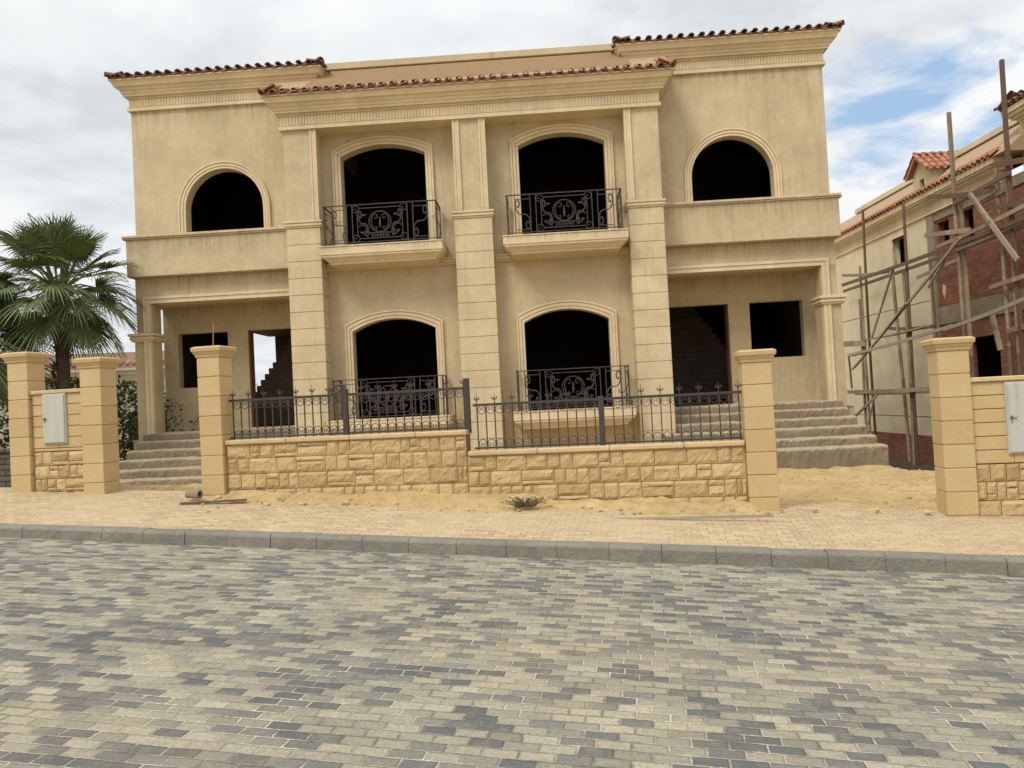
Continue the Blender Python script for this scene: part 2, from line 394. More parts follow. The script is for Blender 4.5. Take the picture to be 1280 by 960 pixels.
# the ground: one sheet to the horizon, shaped round the plots
def ground_h(x, y):
    s, o = to_s(x, y)
    if o < -.3: return zr(s)-.35
    base = .30 if x < -4 else (.30+(x+4)/8*(-.27) if x < 4 else .03)
    k = sstep(0, 5.2, o)
    h = zf(s)-.015+(base-zf(s))*k
    e = sstep(8.1, 8.9, x+.2*fbm(x*.5, y*.5, 2))*sstep(-2.5, -1.3, y+.3*fbm(x*.7, y*.7, 5))
    h += -1.75*e
    near = 1 if abs(x) < 22 and y < 25 else .2
    h += near*(.05*fbm(x*.9, y*.9)+.03*fbm(x*3.1, y*3.1, 4)+.022*fbm(x*8, y*8, 7))*sstep(-.1, .8, o)
    if near < 1: h = h*.5
    return h
def axis(lo, hi, step, far):
    a = []; t = lo
    while t <= hi+1e-6: a.append(t); t += step
    d = step; p = hi
    while p < far: d *= 1.45; p += d; a.append(p)
    d = step; p = lo; b = []
    while p > -far: d *= 1.45; p -= d; b.append(p)
    return b[::-1]+a
xs = axis(-11, 14, .11, 600); ys = axis(-9, 1.5, .11, 600)
mb = MB(); nx = len(xs)
mb.add([(x, y, ground_h(x, y)) for y in ys for x in xs], [(j*nx+i, j*nx+i+1, (j+1)*nx+i+1, (j+1)*nx+i) for j in range(len(ys)-1) for i in range(nx-1)])
structure(mb.build('ground', 'sand', smooth=True, fixn=False))

# sand blown against the foot of the wall
mb = MB(); vs = []; fs = []; no = 14
S0, S1, ns = -3.2, 4.0, 110
for i in range(ns+1):
    s = S0+(S1-S0)*i/ns
    wdt = .42+.16*fbm(s*.9, 1.3)+.10*fbm(s*3, 4.1); hh = .10+.06*fbm(s*1.1, 7.7)+.03*fbm(s*4, 2.2)
    for j in range(no+1):
        q = j/no; o = .06-q*(wdt+.06)
        z = zf(s)-.01 + (zf(s)-zk(s))/1.77*min(0, o) + max(0, hh*(1-q)**1.6)*sstep(0, .04, (s-S0)/(S1-S0))*sstep(0, .04, (S1-s)/(S1-S0)) + .018*fbm(s*6, o*6)*(1-q) + .012*fbm(s*14, o*14, 3)*(1-q) + .016*(1-q)-.004
        vs.append((s, o, z))
for i in range(ns):
    for j in range(no): fs.append((i*(no+1)+j, i*(no+1)+j+1, (i+1)*(no+1)+j+1, (i+1)*(no+1)+j))
mb.add(vs, fs)
sd = mb.build('sand_drift', 'sand', None, (SO.x, SO.y, 0), A, smooth=True); structure(sd, 'stuff', 'loose yellow sand heaped along the foot of the stone garden wall')

# ------------------------------------------------------------------ pillars, walls, cabinets
def pillar(parent, sx, oy, z0, z1, w=.33, name='pillar', n=7):
    """stacked smooth blocks with grooves and a moulded cap; local street coordinates"""
    mb = MB(); top = z1-.15; hgt = top-z0
    mb.box(sx-w/2+.012, sx+w/2-.012, oy+.012, oy+w-.012, z0-.3, top)
    bh = .268; z = top; k = 0
    while z > z0-.25:
        zz = z-bh; j = random.uniform(-.002, .002)
        mb.box(sx-w/2+j, sx+w/2+j, oy+j, oy+w+j, zz+.006, z-.004 if k else z); z = zz; k += 1
    p = mb.build(name, 'limestone', parent, bevel=.006)
    c = MB(); prof = [(.0, 0), (.012, .0), (.018, .03), (.034, .055), (.038, .075), (.052, .08), (.056, .125), (.05, .135), (.02, .15)]
    vs = []; fs = []
    for o, u in prof:
        for i, jj in ((-1, -1), (1, -1), (1, 1), (-1, 1)): vs.append((sx+i*(w/2+o), oy+w/2+jj*(w/2+o), top+u))
    for r in range(len(prof)-1):
        for q in range(4): fs.append((r*4+q, r*4+(q+1) % 4, (r+1)*4+(q+1) % 4, (r+1)*4+q))
    r = (len(prof)-1)*4; fs += [(r, r+1, r+2, r+3), (3, 2, 1, 0)]
    c.add(vs, fs); c.build('pillar_cap', 'limestone', p, bevel=.003)
    return p

def ashlar(s0, s1, z0, z1, cw=.21, seed=1, big=(.26, .42)):
    rnd = random.Random(seed); cells = []
    z = z1; 
    while z > z0+1e-3:
        h = cw*rnd.uniform(.92, 1.08); zb = max(z0, z-h); s = s0; 
        if zb-z0 < .06: zb = z0
        H = z-zb
        while s < s1-1e-3:
            w = rnd.uniform(*big); 
            if s1-s-w < .12: w = s1-s
            t = rnd.random()
            if t < .40: cells.append((s, s+w, zb, z))
            elif t < .58:
                f = rnd.choice((.3, .68)); m = zb+H*f
                cells += [(s, s+w, zb, m), (s, s+w, m, z)]
            elif t < .80:
                f = rnd.uniform(.42, .62); m = s+w*f
                g = rnd.choice((.35, .65)); zz = zb+H*g
                if rnd.random() < .5: cells += [(s, m, zb, z), (m, s+w, zb, zz), (m, s+w, zz, z)]
                else: cells += [(s, m, zb, zz), (s, m, zz, z), (m, s+w, zb, z)]
            else:
                m = s+w*.5; cells += [(s, m, zb, z), (m, s+w, zb, z)]
            s += w
        z = zb
    return cells
def rock_face(mb, cells, oy, seed=0, depth=.026):
    for ci, (a, b, c, d) in enumerate(cells):
        g = .004; a += g; b -= g; c += g; d -= g
        if b-a < .02 or d-c < .015: continue
        nx = max(3, int((b-a)/.033)); nz = max(3, int((d-c)/.033)); vs = []; fs = []
        ox, oz = (random.random()*50 for _ in range(2)); lean = random.uniform(-.012, .012); leanz = random.uniform(-.012, .012)
        for j in range(nz+1):
            for i in range(nx+1):
                u, v = i/nx, j/nz; x = a+(b-a)*u; z = c+(d-c)*v
                e = min(u*(b-a), (1-u)*(b-a), v*(d-c), (1-v)*(d-c)); k = sstep(0, .012, e)
                y = -.004-(depth*.55+.017*fbm(x*9+ox, z*9+oz, 0, 5)+.014*abs(fbm(x*22+ox, z*22+oz, 3, 3))+lean*(2*u-1)+leanz*(2*v-1))*k
                vs.append((x, oy+min(y, -.004), z))
        for j in range(nz):
            for i in range(nx): q = j*(nx+1)+i; fs.append((q, q+1, q+nx+2, q+nx+1))
        n = len(vs); bd = [i for i in range(nx+1)]+[j*(nx+1)+nx for j in range(1, nz+1)]+[nz*(nx+1)+i for i in range(nx-1, -1, -1)]+[j*(nx+1) for j in range(nz-1, 0, -1)]
        for q in bd: vs.append((vs[q][0], oy+.012, vs[q][2]))
        m = len(bd)
        for q in range(m): fs.append((bd[(q+1) % m], bd[q], n+q, n+(q+1) % m))
        mb.add(vs, fs)

# central garden wall, stepped, between two pillars
gw = empty('garden_wall', 'long split-stone garden wall with stepped coping and a pillar at each end in front of the villa', 'wall', (SO.x, SO.y, 0), A)
pillar(gw, -3.20, 0, .55, 2.62, .33); pillar(gw, 3.945, 0, .18, 2.13, .34)
WL, WM, WR = -3.03, .335, 3.77
mb = MB(); rock_face(mb, ashlar(WL, WM, .25, 1.262, .2, 3), .085); rock_face(mb, ashlar(WM+.004, WR, .05, .99, .2, 5), .085)
core = MB(); core.box(WL-.02, WM, .085, .31, -.1, 1.262); core.box(WM+.002, WR+.02, .085, .31, -.3, .99)
core.build('wall_core', 'mortar', gw)
mb.build('stone_facing', 'rough_stone', gw, fixn=False)
cp = MB()
for a, b, z in ((WL, WM+.02, 1.262), (WM+.02, WR, .99)):
    s = a
    while s < b-.01:
        w = min(.9, b-s); 
        if b-s-w < .3: w = b-s
        cp.box(s+.002, s+w-.002, .035, .36, z, z+.062); s += w
cp.build('coping', 'coping', gw, bevel=.012)

def clothoid(L, k, n):
    """double spiral (S scroll), unit-free, centred"""
    out = []
    for sgn in (-1, 1):
        x = z = 0; pts = []; N = n; ds = L/N
        for i in range(N):
            s = (i+.5)*ds; th = k*s*s*.5*1.0; x += math.cos(th)*ds; z += math.sin(th)*ds; pts.append((x*sgn, z*sgn))
        out.append(pts)
    return out[0][::-1]+[(0, 0)]+out[1]
def fit(pts, x0, x1, z0, z1, flip=False):
    xs = [p[0] for p in pts]; zs = [p[1] for p in pts]; a, b, c, d = min(xs), max(xs), min(zs), max(zs)
    r = []
    for x, z in pts:
        u = (x-a)/(b-a); v = (z-c)/(d-c)
        if flip: u = 1-u
        r.append((x0+(x1-x0)*u, z0+(z1-z0)*v))
    return r
def spiral(cx, cz, r0, r1, a0, a1, n=14):
    return [(cx+(r0+(r1-r0)*i/n)*math.cos(a0+(a1-a0)*i/n), cz+(r0+(r1-r0)*i/n)*math.sin(a0+(a1-a0)*i/n)) for i in range(n+1)]

def fence(name, label, s0, s1, zb, zt, posts, handle=False, group=None):
    f = empty(name, label, 'fence', tuple(sp(s0, .2, zb-.04)), A, group); W = s1-s0; z0 = .04; h = zt-zb
    def P(x, z): return (x, 0, z)
    mb = MB(); mb.box(-.05, W+.05, -.016, .016, z0+h-.035, z0+h); mb.build('top_rail', 'iron', f)
    mb = MB(); mb.box(-.05, W+.02, -.014, .014, z0+.012, z0+.036); mb.build('bottom_rail', 'iron', f)
    n = round(W/.117); dx = W/n; runs = [[MB(), MB()] for _ in range(len(posts)+1)]
    for i in range(n+1):
        x = i*dx
        if any(abs(x-(p-s0)) < .045 for p, _ in posts): continue
        tall = i % 2 == 0
        b = MB(); b.tube([P(x, z0), P(x, z0+h-.01)], 0.0098, 4)
        if tall:
            t = z0+h
            b.tube([P(x, t-.01), P(x, t+.05)], .0085, 4)
            b.tube([P(x, t+.045), P(x, t+.065), P(x, t+.085), P(x, t+.15)], .0125, 5, .001)
            b.tube([P(x-.013, t+.055), P(x+.013, t+.055)], .011, 5)
            for sg in (-1, 1):
                b.tube([P(x+sg*q[0], q[1]) for q in ((.004, t+.052), (.018, t+.05), (.030, t+.057), (.035, t+.070), (.031, t+.082), (.024, t+.080), (.024, t+.073))], .0075, 4)
        b.build('bar', 'iron', f)
        if i < n:
            c = x+dx/2
            for up, zc in ((1, z0+h-.04), (-1, z0+.04)):
                sc = runs[sum(1 for p, _ in posts if p-s0 < c)][0 if up > 0 else 1]
                for sg in (-1, 1):
                    sc.tube([P(c+sg*q[0]*dx/.117, zc+up*(q[1]+.004)) for q in ((0, -.100), (.022, -.094), (.042, -.074), (.051, -.046), (.045, -.020), (.029, -.009), (.013, -.019), (.011, -.038), (.022, -.050), (.032, -.041))], .0058, 4)
    for a_ in runs:
        for q_ in a_:
            if q_.v: q_.build('scrollwork', 'iron', f)
    for p, top in posts:
        b = MB(); x = p-s0; b.box(x-.034, x+.034, -.03, .03, 0, top-zb+.04); b.build('post', 'iron', f, bevel=.004)
    if handle:
        hm = MB(); x = posts[0][0]-s0-.10
        hm.tube([P(x-.09*math.cos(a)-.01, z0+h+.065+.045*math.sin(a)+.03*math.cos(a)*-1) for a in [i/20*2*PI for i in range(21)]], .012, 6)
        hm.build('latch_ring', 'iron', f, smooth=True)
    return f
fence('iron_fence', 'higher left run of dark iron fence with spear tips on the raised wall coping', -2.97, .30, 1.326, 1.88, [(-1.33, 1.94), (.345, 1.99)], True, 'iron fence runs on the garden wall')
fence('iron_fence', 'lower right run of dark iron fence with spear tips ending at the right-hand pillar', .47, 3.74, 1.054, 1.652, [(2.07, 1.67)], False, 'iron fence runs on the garden wall')

def cabinet(name, label, s, o, z0, z1, w, side):
    c = empty(name, label, 'cabinet', tuple(sp(s, o, z0)), A, 'meter cabinets in the gate walls'); h = z1-z0
    mb = MB(); mb.box(-w/2-.012, w/2+.012, 0, .12, -.012, h+.012); mb.build('frame', 'cabinet', c, bevel=.004)
    mb = MB(); mb.box(-w/2+.004, w/2-.004, -.014, -.001, .006, h-.006); d = mb.build('door', 'cabinet', c, bevel=.004)
    mb = MB(); x = side*(w/2-.03); mb.box(x-.012, x+.012, -.022, -.0145, h*.47, h*.53); mb.tube([(x, -.03, h*.5), (x-side*.05, -.03, h*.5)], .006, 5); mb.tube([(x, -.016, h*.44), (x, -.022, h*.44)], .009, 6)
    mb.build('handle', 'metal_dark', d)
    return c
def gate_wall(label, pil, s0, s1, z0, zt, seed, half):
    g = empty('gate_wall', label, 'wall', (SO.x, SO.y, 0), A, 'gate walls with meter cabinets')
    for a, b, t in pil: pillar(g, a, 0, b, t, .33)
    mb = MB(); mb.box(s0, s1, .10, .32, z0-.4, zt); mb.build('wall_core', 'mortar', g)
    mb = MB(); z = zt; bh = .155
    while z > half+.02:
        zz = max(half, z-bh); sx = s0
        while sx < s1-.01:
            w = min(.42, s1-sx); w = s1-sx if s1-sx-w < .15 else w
            mb.box(sx+.002, sx+w-.002, .062, .12, zz+.005, z-.003); sx += w
        z = zz
    mb.build('smooth_blocks', 'limestone', g, bevel=.004)
    mb = MB(); rock_face(mb, ashlar(s0, s1, z0-.15, half-.004, .2, seed, (.2, .36)), .075, depth=.03); mb.build('stone_facing', 'rough_stone', g, fixn=False)
    mb = MB(); mb.box(s0, s1, .03, .36, zt, zt+.055); mb.build('coping', 'coping', g, bevel=.01)
    return g
gate_wall('tan stone gate wall with two pillars and a narrow grey cabinet at the left edge beneath the palms',
          [(-6.2, .68, 2.72), (-5.02-.005, .66, 2.575)], -6.03, -5.19, .66, 2.10, 11, 1.28)
gate_wall('tan stone gate wall with one pillar and a wide cabinet cut off by the right edge', [(6.095, .11, 2.135), (8.6, .0, 2.1)], 6.262, 8.43, .1, 1.61, 17, .68)
cabinet('meter_cabinet', 'narrow pale grey metal meter cabinet in the left gate wall between two pillars', -5.645, .03, 1.40, 2.085, .35, -1)
cabinet('meter_cabinet', 'wide pale grey metal meter cabinet at the right edge of the photo', 6.99, .03, .80, 1.585, .72, -1)

# ------------------------------------------------------------------ the villa
H = empty('villa', 'unfinished beige two-storey duplex villa with arched dark openings, iron balconies and clay tile eaves', 'house')
def part(mb, name, mat, parent=H, **kw): return mb.build(name, mat, parent, **kw)
def arch(x0, x1, zb, spring, crown, n=20):
    """closed loop, counter-clockwise from bottom left; flat-sided opening with an elliptic or segmental head"""
    c = (x0+x1)/2; a = (x1-x0)/2; r = crown-spring; pts = [(x0, zb), (x1, zb)]
    if r < .7*a:   # segmental
        R = (a*a+r*r)/(2*r); th = math.asin(a/R)
        for i in range(n+1):
            t = th-2*th*i/n; pts.append((c+R*math.sin(t), crown-R+R*math.cos(t)))
    else:
        for i in range(n+1):
            t = PI*i/n; pts.append((c+a*math.cos(t), spring+r*math.sin(t)))
    return pts
def frame_band(mb, inner, outer, yf, yb):
    """strip between two open arch loops (legs + head), extruded"""
    n = len(inner); I = inner[1:]+[inner[0]]; O = outer[1:]+[outer[0]]
    vs = [(p[0], yf, p[1]) for p in I]+[(p[0], yf, p[1]) for p in O]+[(p[0], yb, p[1]) for p in I]+[(p[0], yb, p[1]) for p in O]; fs = []
    for i in range(n-1): fs += [(i, i+1, n+i+1, n+i), (2*n+i, 2*n+i+1, i+1, i), (n+i, n+i+1, 3*n+i+1, 3*n+i)]
    fs += [(0, n, 3*n, 2*n), (n-1, 2*n-1, 4*n-1, 3*n-1)]
    mb.add(vs, fs)
def lerp_loop(a, b, t): return [(p[0]+(q[0]-p[0])*t, p[1]+(q[1]-p[1])*t) for p, q in zip(a, b)]
def surround(inner, outer, y, name='window_surround', parent=H):
    mb = MB()
    for t0, t1, d in ((0, .28, .040), (.28, .36, .030), (.36, .70, .050), (.70, .78, .038), (.78, 1, .064)):
        frame_band(mb, lerp_loop(inner, outer, t0), lerp_loop(inner, outer, t1), y-d, y-.001)
    return part(mb, name, 'trim', parent, bevel=.004)
def block_courses(mb, x0, x1, y0, y1, z0, z1, h=.375, g=.012, rec=.018):
    mb.box(x0+rec, x1-rec, y0+rec, y1, z0, z1); z = z1
    while z > z0+.02:
        zz = max(z0, z-h); mb.box(x0, x1, y0, y1-.002, zz+g, z); z = zz

YR, YW, YP = .46, .94, .57
# recessed bay wall with four arched windows
up = [(sg, arch(min(sg*1.06, sg*3.0), max(sg*1.06, sg*3.0), 5.22, 7.42, 7.66)) for sg in (-1, 1)]
upo = [arch(min(sg*.88, sg*3.19), max(sg*.88, sg*3.19), 5.22, 7.57, 7.85) for sg in (-1, 1)]
lo = [(sg, arch(min(sg*1.0, sg*2.90), max(sg*1.0, sg*2.90), 1.42, 3.42, 3.68)) for sg in (-1, 1)]
loo = [arch(min(sg*.83, sg*3.07), max(sg*.83, sg*3.07), 1.42, 3.58, 3.87) for sg in (-1, 1)]
mb = MB(); mb.prism([(-4.0, -1.0), (4.0, -1.0), (4.0, 8.0), (-4.0, 8.0)], [l for _, l in up]+[l for _, l in lo], YR, YR+.26)
part(mb, 'bay_wall', 'stucco')
for (sg, l), o in list(zip(up, upo))+list(zip(lo, loo)): surround(l, o, YR)
# pilasters
for x0, x1, side in ((-4.17, -3.41, -1), (-.42, .42, 0), (3.41, 4.17, 1)):
    mb = MB(); block_courses(mb, x0, x1, 0, YR-.002, -.6, 5.745); p = part(mb, 'pilaster', 'clad', bevel=.006)
    mb = MB()
    for d, za, zb in ((.02, 5.75, 5.79), (.045, 5.79, 5.83), (.03, 5.83, 5.86), (.055, 5.86, 5.905)): mb.box(x0-d, x1+d, -d, YR-.004, za, zb)
    part(mb, 'pilaster_cap', 'trim', p, bevel=.005)
    u0, u1 = (x0, x1-.0) if side else (-.365, .365)
    mb = MB(); mb.box(u0+.012, u1-.012, .012, YR-.003, 5.905, 7.945); up_ = part(mb, 'upper_pilaster', 'stucco')
    mb = MB()
    strips = ([(u0, u0+.15), (u1-.15, u1)] if side == 0 else ([(u1-.15, u1)] if side < 0 else [(u0, u0+.15)]))
    for a, b in strips:
        w = b-a; mb.box(a, b, -.012, .10, 5.907, 7.943); mb.box(a+w*.0, a+w*.28, -.028, -.0125, 5.909, 7.94); mb.box(a+w*.72, b, -.028, -.0125, 5.909, 7.94)
    part(mb, 'moulding_strip', 'trim', up_, bevel=.004)
# bay side walls, bay body
for sg in (-1, 1):
    mb = MB(); mb.box(sg*4.14, sg*3.96, YR+.002, 2.2, -.8, 4.7); mb.box(sg*4.14, sg*3.96, .02, YR-.005, 7.0, 7.94); mb.box(sg*4.14, sg*3.96, YR+.002, 6, 4.702, 8.6); part(mb, 'bay_side_wall', 'stucco_shaded')
# frieze with flutes and cornice of the bay
def fluted(x0, x1, yf, z0, z1, yb):
    mb = MB(); mb.box(x0, x1, yf, yb, z0, z1)
    mb.box(x0-.03, x1+.03, yf-.035, yb, z0-.075, z0); mb.box(x0-.02, x1+.02, yf-.024, yb, z1-.045, z1)
    n = int((x1-x0)/.070)
    for i in range(n):
        a = x0+(x1-x0)*(i+.2)/n; mb.box(a, a+.047, yf-.014, yf-.0005, z0+.03, z1-.06)
    return mb
part(fluted(-4.20, 4.20, -.03, 8.02, 8.30, .5), 'frieze', 'trim')
prof = [(.0, 0), (.09, .0), (.10, .05), (.118, .054), (.135, .115), (.155, .12), (.185, .175), (.20, .18), (.235, .19), (.285, .30), (.315, .305), (.315, .33), (.30, .34)]
mb = MB(); mb.ring(prof, -4.20, 4.20, -.03, YW-.002, 8.302); part(mb, 'cornice', 'trim')

def tile_field(mb, p0, ex, up_, length, rows, rowlen, pitch, slope, r=.082, hip0=0, hip1=0):
    """rows of clay barrel tiles; p0 start of the eave, ex along the eave, up_ horizontal direction up the slope"""
    ex = Vector(ex); uh = Vector(up_); su = (uh*math.cos(slope)+Vector((0,0,1))*math.sin(slope)); nn = ex.cross(su).normalized()
    if nn.z < 0: nn = -nn
    n = max(1, round(length/pitch)); dp = length/n; p0 = Vector(p0)
    for j in range(rows):
        a = hip0*j*rowlen; b = length-hip1*j*rowlen
        for i in range(n+1):
            c = i*dp
            if c < a-.05 or c > b+.05: continue
            for cov in (1, 0):
                if cov == 0 and i == n: continue
                cc = c if cov else c+dp/2
                if cc > b: continue
                base = p0+ex*(cc+random.uniform(-.008, .008))+su*(j*rowlen-(.03 if cov else .015)+random.uniform(-.008, .008))+nn*(.012*j*0+(.03 if cov else .0))
                L = rowlen*1.12; vs = []; fs = []; m = 7; lift = random.uniform(.008, .018)
                for t in range(2):
                    rr = (r if t == 0 else r*.82)
                    for q in range(m):
                        an = PI*q/(m-1)
                        off = ex*(rr*math.cos(an))+nn*((rr*.85*math.sin(an)) if cov else (-rr*.5*math.sin(an)+.02))
                        vs.append(base+su*(L*t)+off+nn*(lift*(1-t) if cov else 0))
                for t in range(2):
                    rr = (r-.014 if t == 0 else r*.82-.014)
                    for q in range(m):
                        an = PI*q/(m-1)
                        off = ex*(rr*math.cos(an))+nn*((rr*.85*math.sin(an)) if cov else (-rr*.5*math.sin(an)+.006))
                        vs.append(base+su*(L*t)+off+nn*(lift*(1-t) if cov else 0))
                for q in range(m-1):
                    fs += [(q, q+1, m+q+1, m+q), (2*m+q, 3*m+q, 3*m+q+1, 2*m+q+1), (q, 2*m+q, 2*m+q+1, q+1), (m+q, m+q+1, 3*m+q+1, 3*m+q)]
                fs += [(0, m, 3*m, 2*m), (m-1, 3*m-1, 4*m-1, 2*m-1)]
                mb.add(vs, fs)
def ridge_tiles(mb, a, b, r=.1, n=None):
    a = Vector(a); b = Vector(b); L = (b-a).length; n = n or max(1, int(L/.3)); d = (b-a)/n; t = d.normalized(); sd_ = t.cross(Vector((0,0,1))).normalized(); u = sd_.cross(t)
    for i in range(n):
        vs = []; m = 7
        for k in range(2):
            c = a+d*(i+k*1.1)+u*(.03 if k == 0 else 0)
            for rr in (r*(1 if k == 0 else .85), r*(1 if k == 0 else .85)-.016):
                for q in range(m):
                    an = PI*q/(m-1); vs.append(c+sd_*rr*math.cos(an)+u*rr*math.sin(an))
        fs = []
        for q in range(m-1): fs += [(q, q+1, 2*m+q+1, 2*m+q), (m+q, 3*m+q, 3*m+q+1, m+q+1), (q, m+q, m+q+1, q+1), (2*m+q, 2*m+q+1, 3*m+q+1, 3*m+q)]
        mb.add(vs, fs)
SL = math.radians(34)
mb = MB(); mb.add([(-4.5, -.33, 8.645), (4.5, -.33, 8.645), (4.5, 1.5, 9.90), (-4.5, 1.5, 9.90), (-4.5, 1.5, 8.645), (4.5, 1.5, 8.645)], [(0, 1, 2, 3), (0, 3, 4), (1, 5, 2), (3, 2, 5, 4), (0, 4, 5, 1)])
for i in range(9):
    y = .1+i*.155; z = 8.645+(y+.33)*(1.255/1.83); mb.box(-3.66, 3.66, y-.02, y+.12, z-.03, z+.026)
roof = part(mb, 'porch_roof', 'roof_render')
mb = MB(); tile_field(mb, (-4.47, -.36, 8.645), (1,0,0), (0,1,0), 8.94, 1, .36, .24, SL*.8, .072, .6, .6)
for sg in (-1, 1): tile_field(mb, (sg*4.50, -.30, 8.66), (0,1,0), (-sg,0,0), 1.15, 1, .36, .24, SL*.8, .072, .8, 0); ridge_tiles(mb, (sg*4.50, -.36, 8.68), (sg*4.2, .02, 8.93), .08)
part(mb, 'roof_tiles', 'tile', roof)
mb = MB(); mb.box(-4.46, 4.46, -.33, -.25, 8.60, 8.70); mb.box(-4.46, -4.38, -.25, .93, 8.60, 8.70); mb.box(4.38, 4.46, -.25, .93, 8.60, 8.70); part(mb, 'eave_board', 'tile_dark', roof)
mb = MB(); mb.box(-3.69, 3.69, 1.40, 1.8, 9.90, 10.06); part(mb, 'roof_parapet', 'stucco', roof, bevel=.01)

# wings
def X(sg, a, b): return (min(sg*a, sg*b), max(sg*a, sg*b))
for sg in (-1, 1):
    x0, x1 = X(sg, 4.145, 8.1)
    a0, a1 = X(sg, 5.00, 6.86); o0, o1 = X(sg, 4.835, 7.03)
    ia = arch(a0, a1, 5.95, 6.57, 7.50); oa = arch(o0, o1, 5.95, 6.57, 7.67)
    mb = MB(); mb.prism([(x0, 4.98), (x1, 4.98), (x1, 9.03), (x0, 9.03)], [ia], YW, YW+.25); part(mb, 'wing_wall', 'stucco')
    surround(ia, oa, YW)
    w0, w1 = X(sg, 3.72, 8.13)
    part(fluted(w0, w1, YW-.03, 9.07, 9.33, 2.0), 'frieze', 'trim')
    mb = MB(); mb.ring(prof, w0, w1, YW-.03, 7, 9.332); part(mb, 'cornice', 'trim')
    e0, e1 = w0-.31, w1+.31
    mb = MB(); zt = 9.675; yf = YW-.34; mid = (e0+e1)/2; hh = .62
    mb.add([(e0, yf, zt), (e1, yf, zt), (e1, 7, zt), (e0, 7, zt), (mid, yf+2.3, zt+hh), (mid, 4.7, zt+hh)], [(0, 1, 4), (1, 2, 5, 4), (2, 3, 5), (3, 0, 4, 5), (3, 2, 1, 0)])
    rf = part(mb, 'roof', 'tile_dark')
    mb = MB(); sl = math.radians(15)
    tile_field(mb, (e0+.02, yf-.02, zt+.01), (1,0,0), (0,1,0), e1-e0-.04, 3, .36, .24, sl, .072, 1, 1)
    for xx, dd in ((e0, 1), (e1, -1)):
        tile_field(mb, (xx-dd*.02, yf+.05, zt+.01), (0,1,0), (dd,0,0), 5.5, 2, .36, .24, sl, .072, 1, 0)
        ridge_tiles(mb, (xx-dd*.03, yf-.04, zt+.04), (xx+dd*1.0, yf+1.0, zt+.34), .085)
    part(mb, 'roof_tiles', 'tile_dark', rf)
    mb = MB(); mb.box(e0+.03, e1-.03, yf+.02, yf+.12, zt-.03, zt+.05); part(mb, 'eave_board', 'tile_dark', rf)
    mb = MB(); i0, i1 = X(sg, 3.72, 3.95); mb.box(i0, i1, .97, 6.9, 8.4, 9.06); part(mb, 'roof_side_wall', 'stucco_shaded')
    # balcony parapet
    p0, p1 = X(sg, 4.19, 8.15); c0, c1 = X(sg, 4.19, 8.22)
    mb = MB(); mb.box(p0, p1, YP, YW-.003, 4.985, 5.85); mb.box(*X(sg, 7.99, 8.15), YW+.0, 2.1, 4.985, 5.85); pp = part(mb, 'balcony_parapet', 'stucco', bevel=.008)
    mb = MB(); mb.box(c0, c1, YP-.03, YW-.004, 5.853, 5.885); mb.box(c0, c1-(.03 if sg > 0 else 0)+0, YP-.065, YW-.005, 5.887, 5.94); part(mb, 'parapet_coping', 'trim', pp, bevel=.006)
    # porch beam, trim and column
    b0, b1 = X(sg, 4.145, 8.11)
    mb = MB(); mb.box(b0, b1, .84, 1.26, 4.385, 4.982); part(mb, 'porch_beam', 'stucco', bevel=.006)
    tr = MB()
    for d, ia_, oa_ in ((.05, 7.865, 7.93), (.03, 7.825, 7.862), (.042, 7.765, 7.823)):
        zt_ = 4.385+(oa_-7.765); zi = 4.385+(ia_-7.765)
        tr.box(*X(sg, 4.19, oa_), .84-d, .8385, zi, zt_); tr.box(*X(sg, ia_, oa_), .84-d, .8385, 1.2, zi-.001)
    col = MB(); col.box(*X(sg, 7.74, 8.17), .84, 1.28, -.9, 3.50); col.box(*X(sg, 7.74, 8.105), .842, 1.278, 3.69, 4.383); cc = part(col, 'porch_column', 'stucco_shaded', bevel=.006)
    part(tr, 'porch_trim', 'trim', cc, bevel=.004)
    mb = MB()
    for d, za, zb in ((.03, 3.50, 3.545), (.06, 3.546, 3.60), (.045, 3.601, 3.63), (.085, 3.631, 3.69)): mb.box(*X(sg, 7.74-d, 8.19+d), .80-d, 1.30+d, za, zb)
    part(mb, 'column_cap', 'trim', cc, bevel=.006)
    mb = MB(); mb.box(*X(sg, 8.105, 8.36), .95, 9, -1.2, 1.16); mb.box(*X(sg, 8.105, 8.38), .93, 9, 1.161, 1.2); part(mb, 'plinth', 'stucco_shaded', bevel=.008)
    # porch back wall with door and window openings
    d0, d1 = X(sg, 4.45, 5.92); n0, n1 = X(sg, 6.43, 7.70); k0, k1 = X(sg, 4.143, 8.06)
    mb = MB(); mb.prism([(k0, 1.3), (d0, 1.3), (d0, 3.77), (d1, 3.77), (d1, 1.3), (k1, 1.3), (k1, 4.74), (k0, 4.74)] , [[(n0, 2.41), (n1, 2.41), (n1, 3.77), (n0, 3.77)]], 2.0, 2.22); part(mb, 'porch_back_wall', 'stucco_shaded')
    mb = MB(); mb.box(d0+.001 if sg < 0 else d1-.025, d0+.025 if sg < 0 else d1-.001, 2.03, 2.3, 1.34, 3.768); part(mb, 'door_reveal', 'dark_reveal')
    # slabs
    mb = MB(); mb.box(*X(sg, 4.16, 8.09), 1.262, 9, 4.4, 4.98); part(mb, 'floor_slab', 'stucco_shaded')
    mb = MB(); mb.box(*X(sg, 4.0, 8.1), 1.3, 9, .7, 1.33); part(mb, 'ground_slab', 'concrete_shaded')
    # side wall with a rear opening, seen through the porch door
    mb = MB()
    mb.box(*X(sg, 7.94, 8.09), 2.222, 6.3 if sg < 0 else 9.0, 1.33, 4.398); mb.box(*X(sg, 7.94, 8.09), 2.0, 9.2, -1.2, 1.329)
    mb.box(*X(sg, 7.94, 8.095), YW+.252, 9.2, 4.985, 9.06); part(mb, 'side_wall', 'stucco')
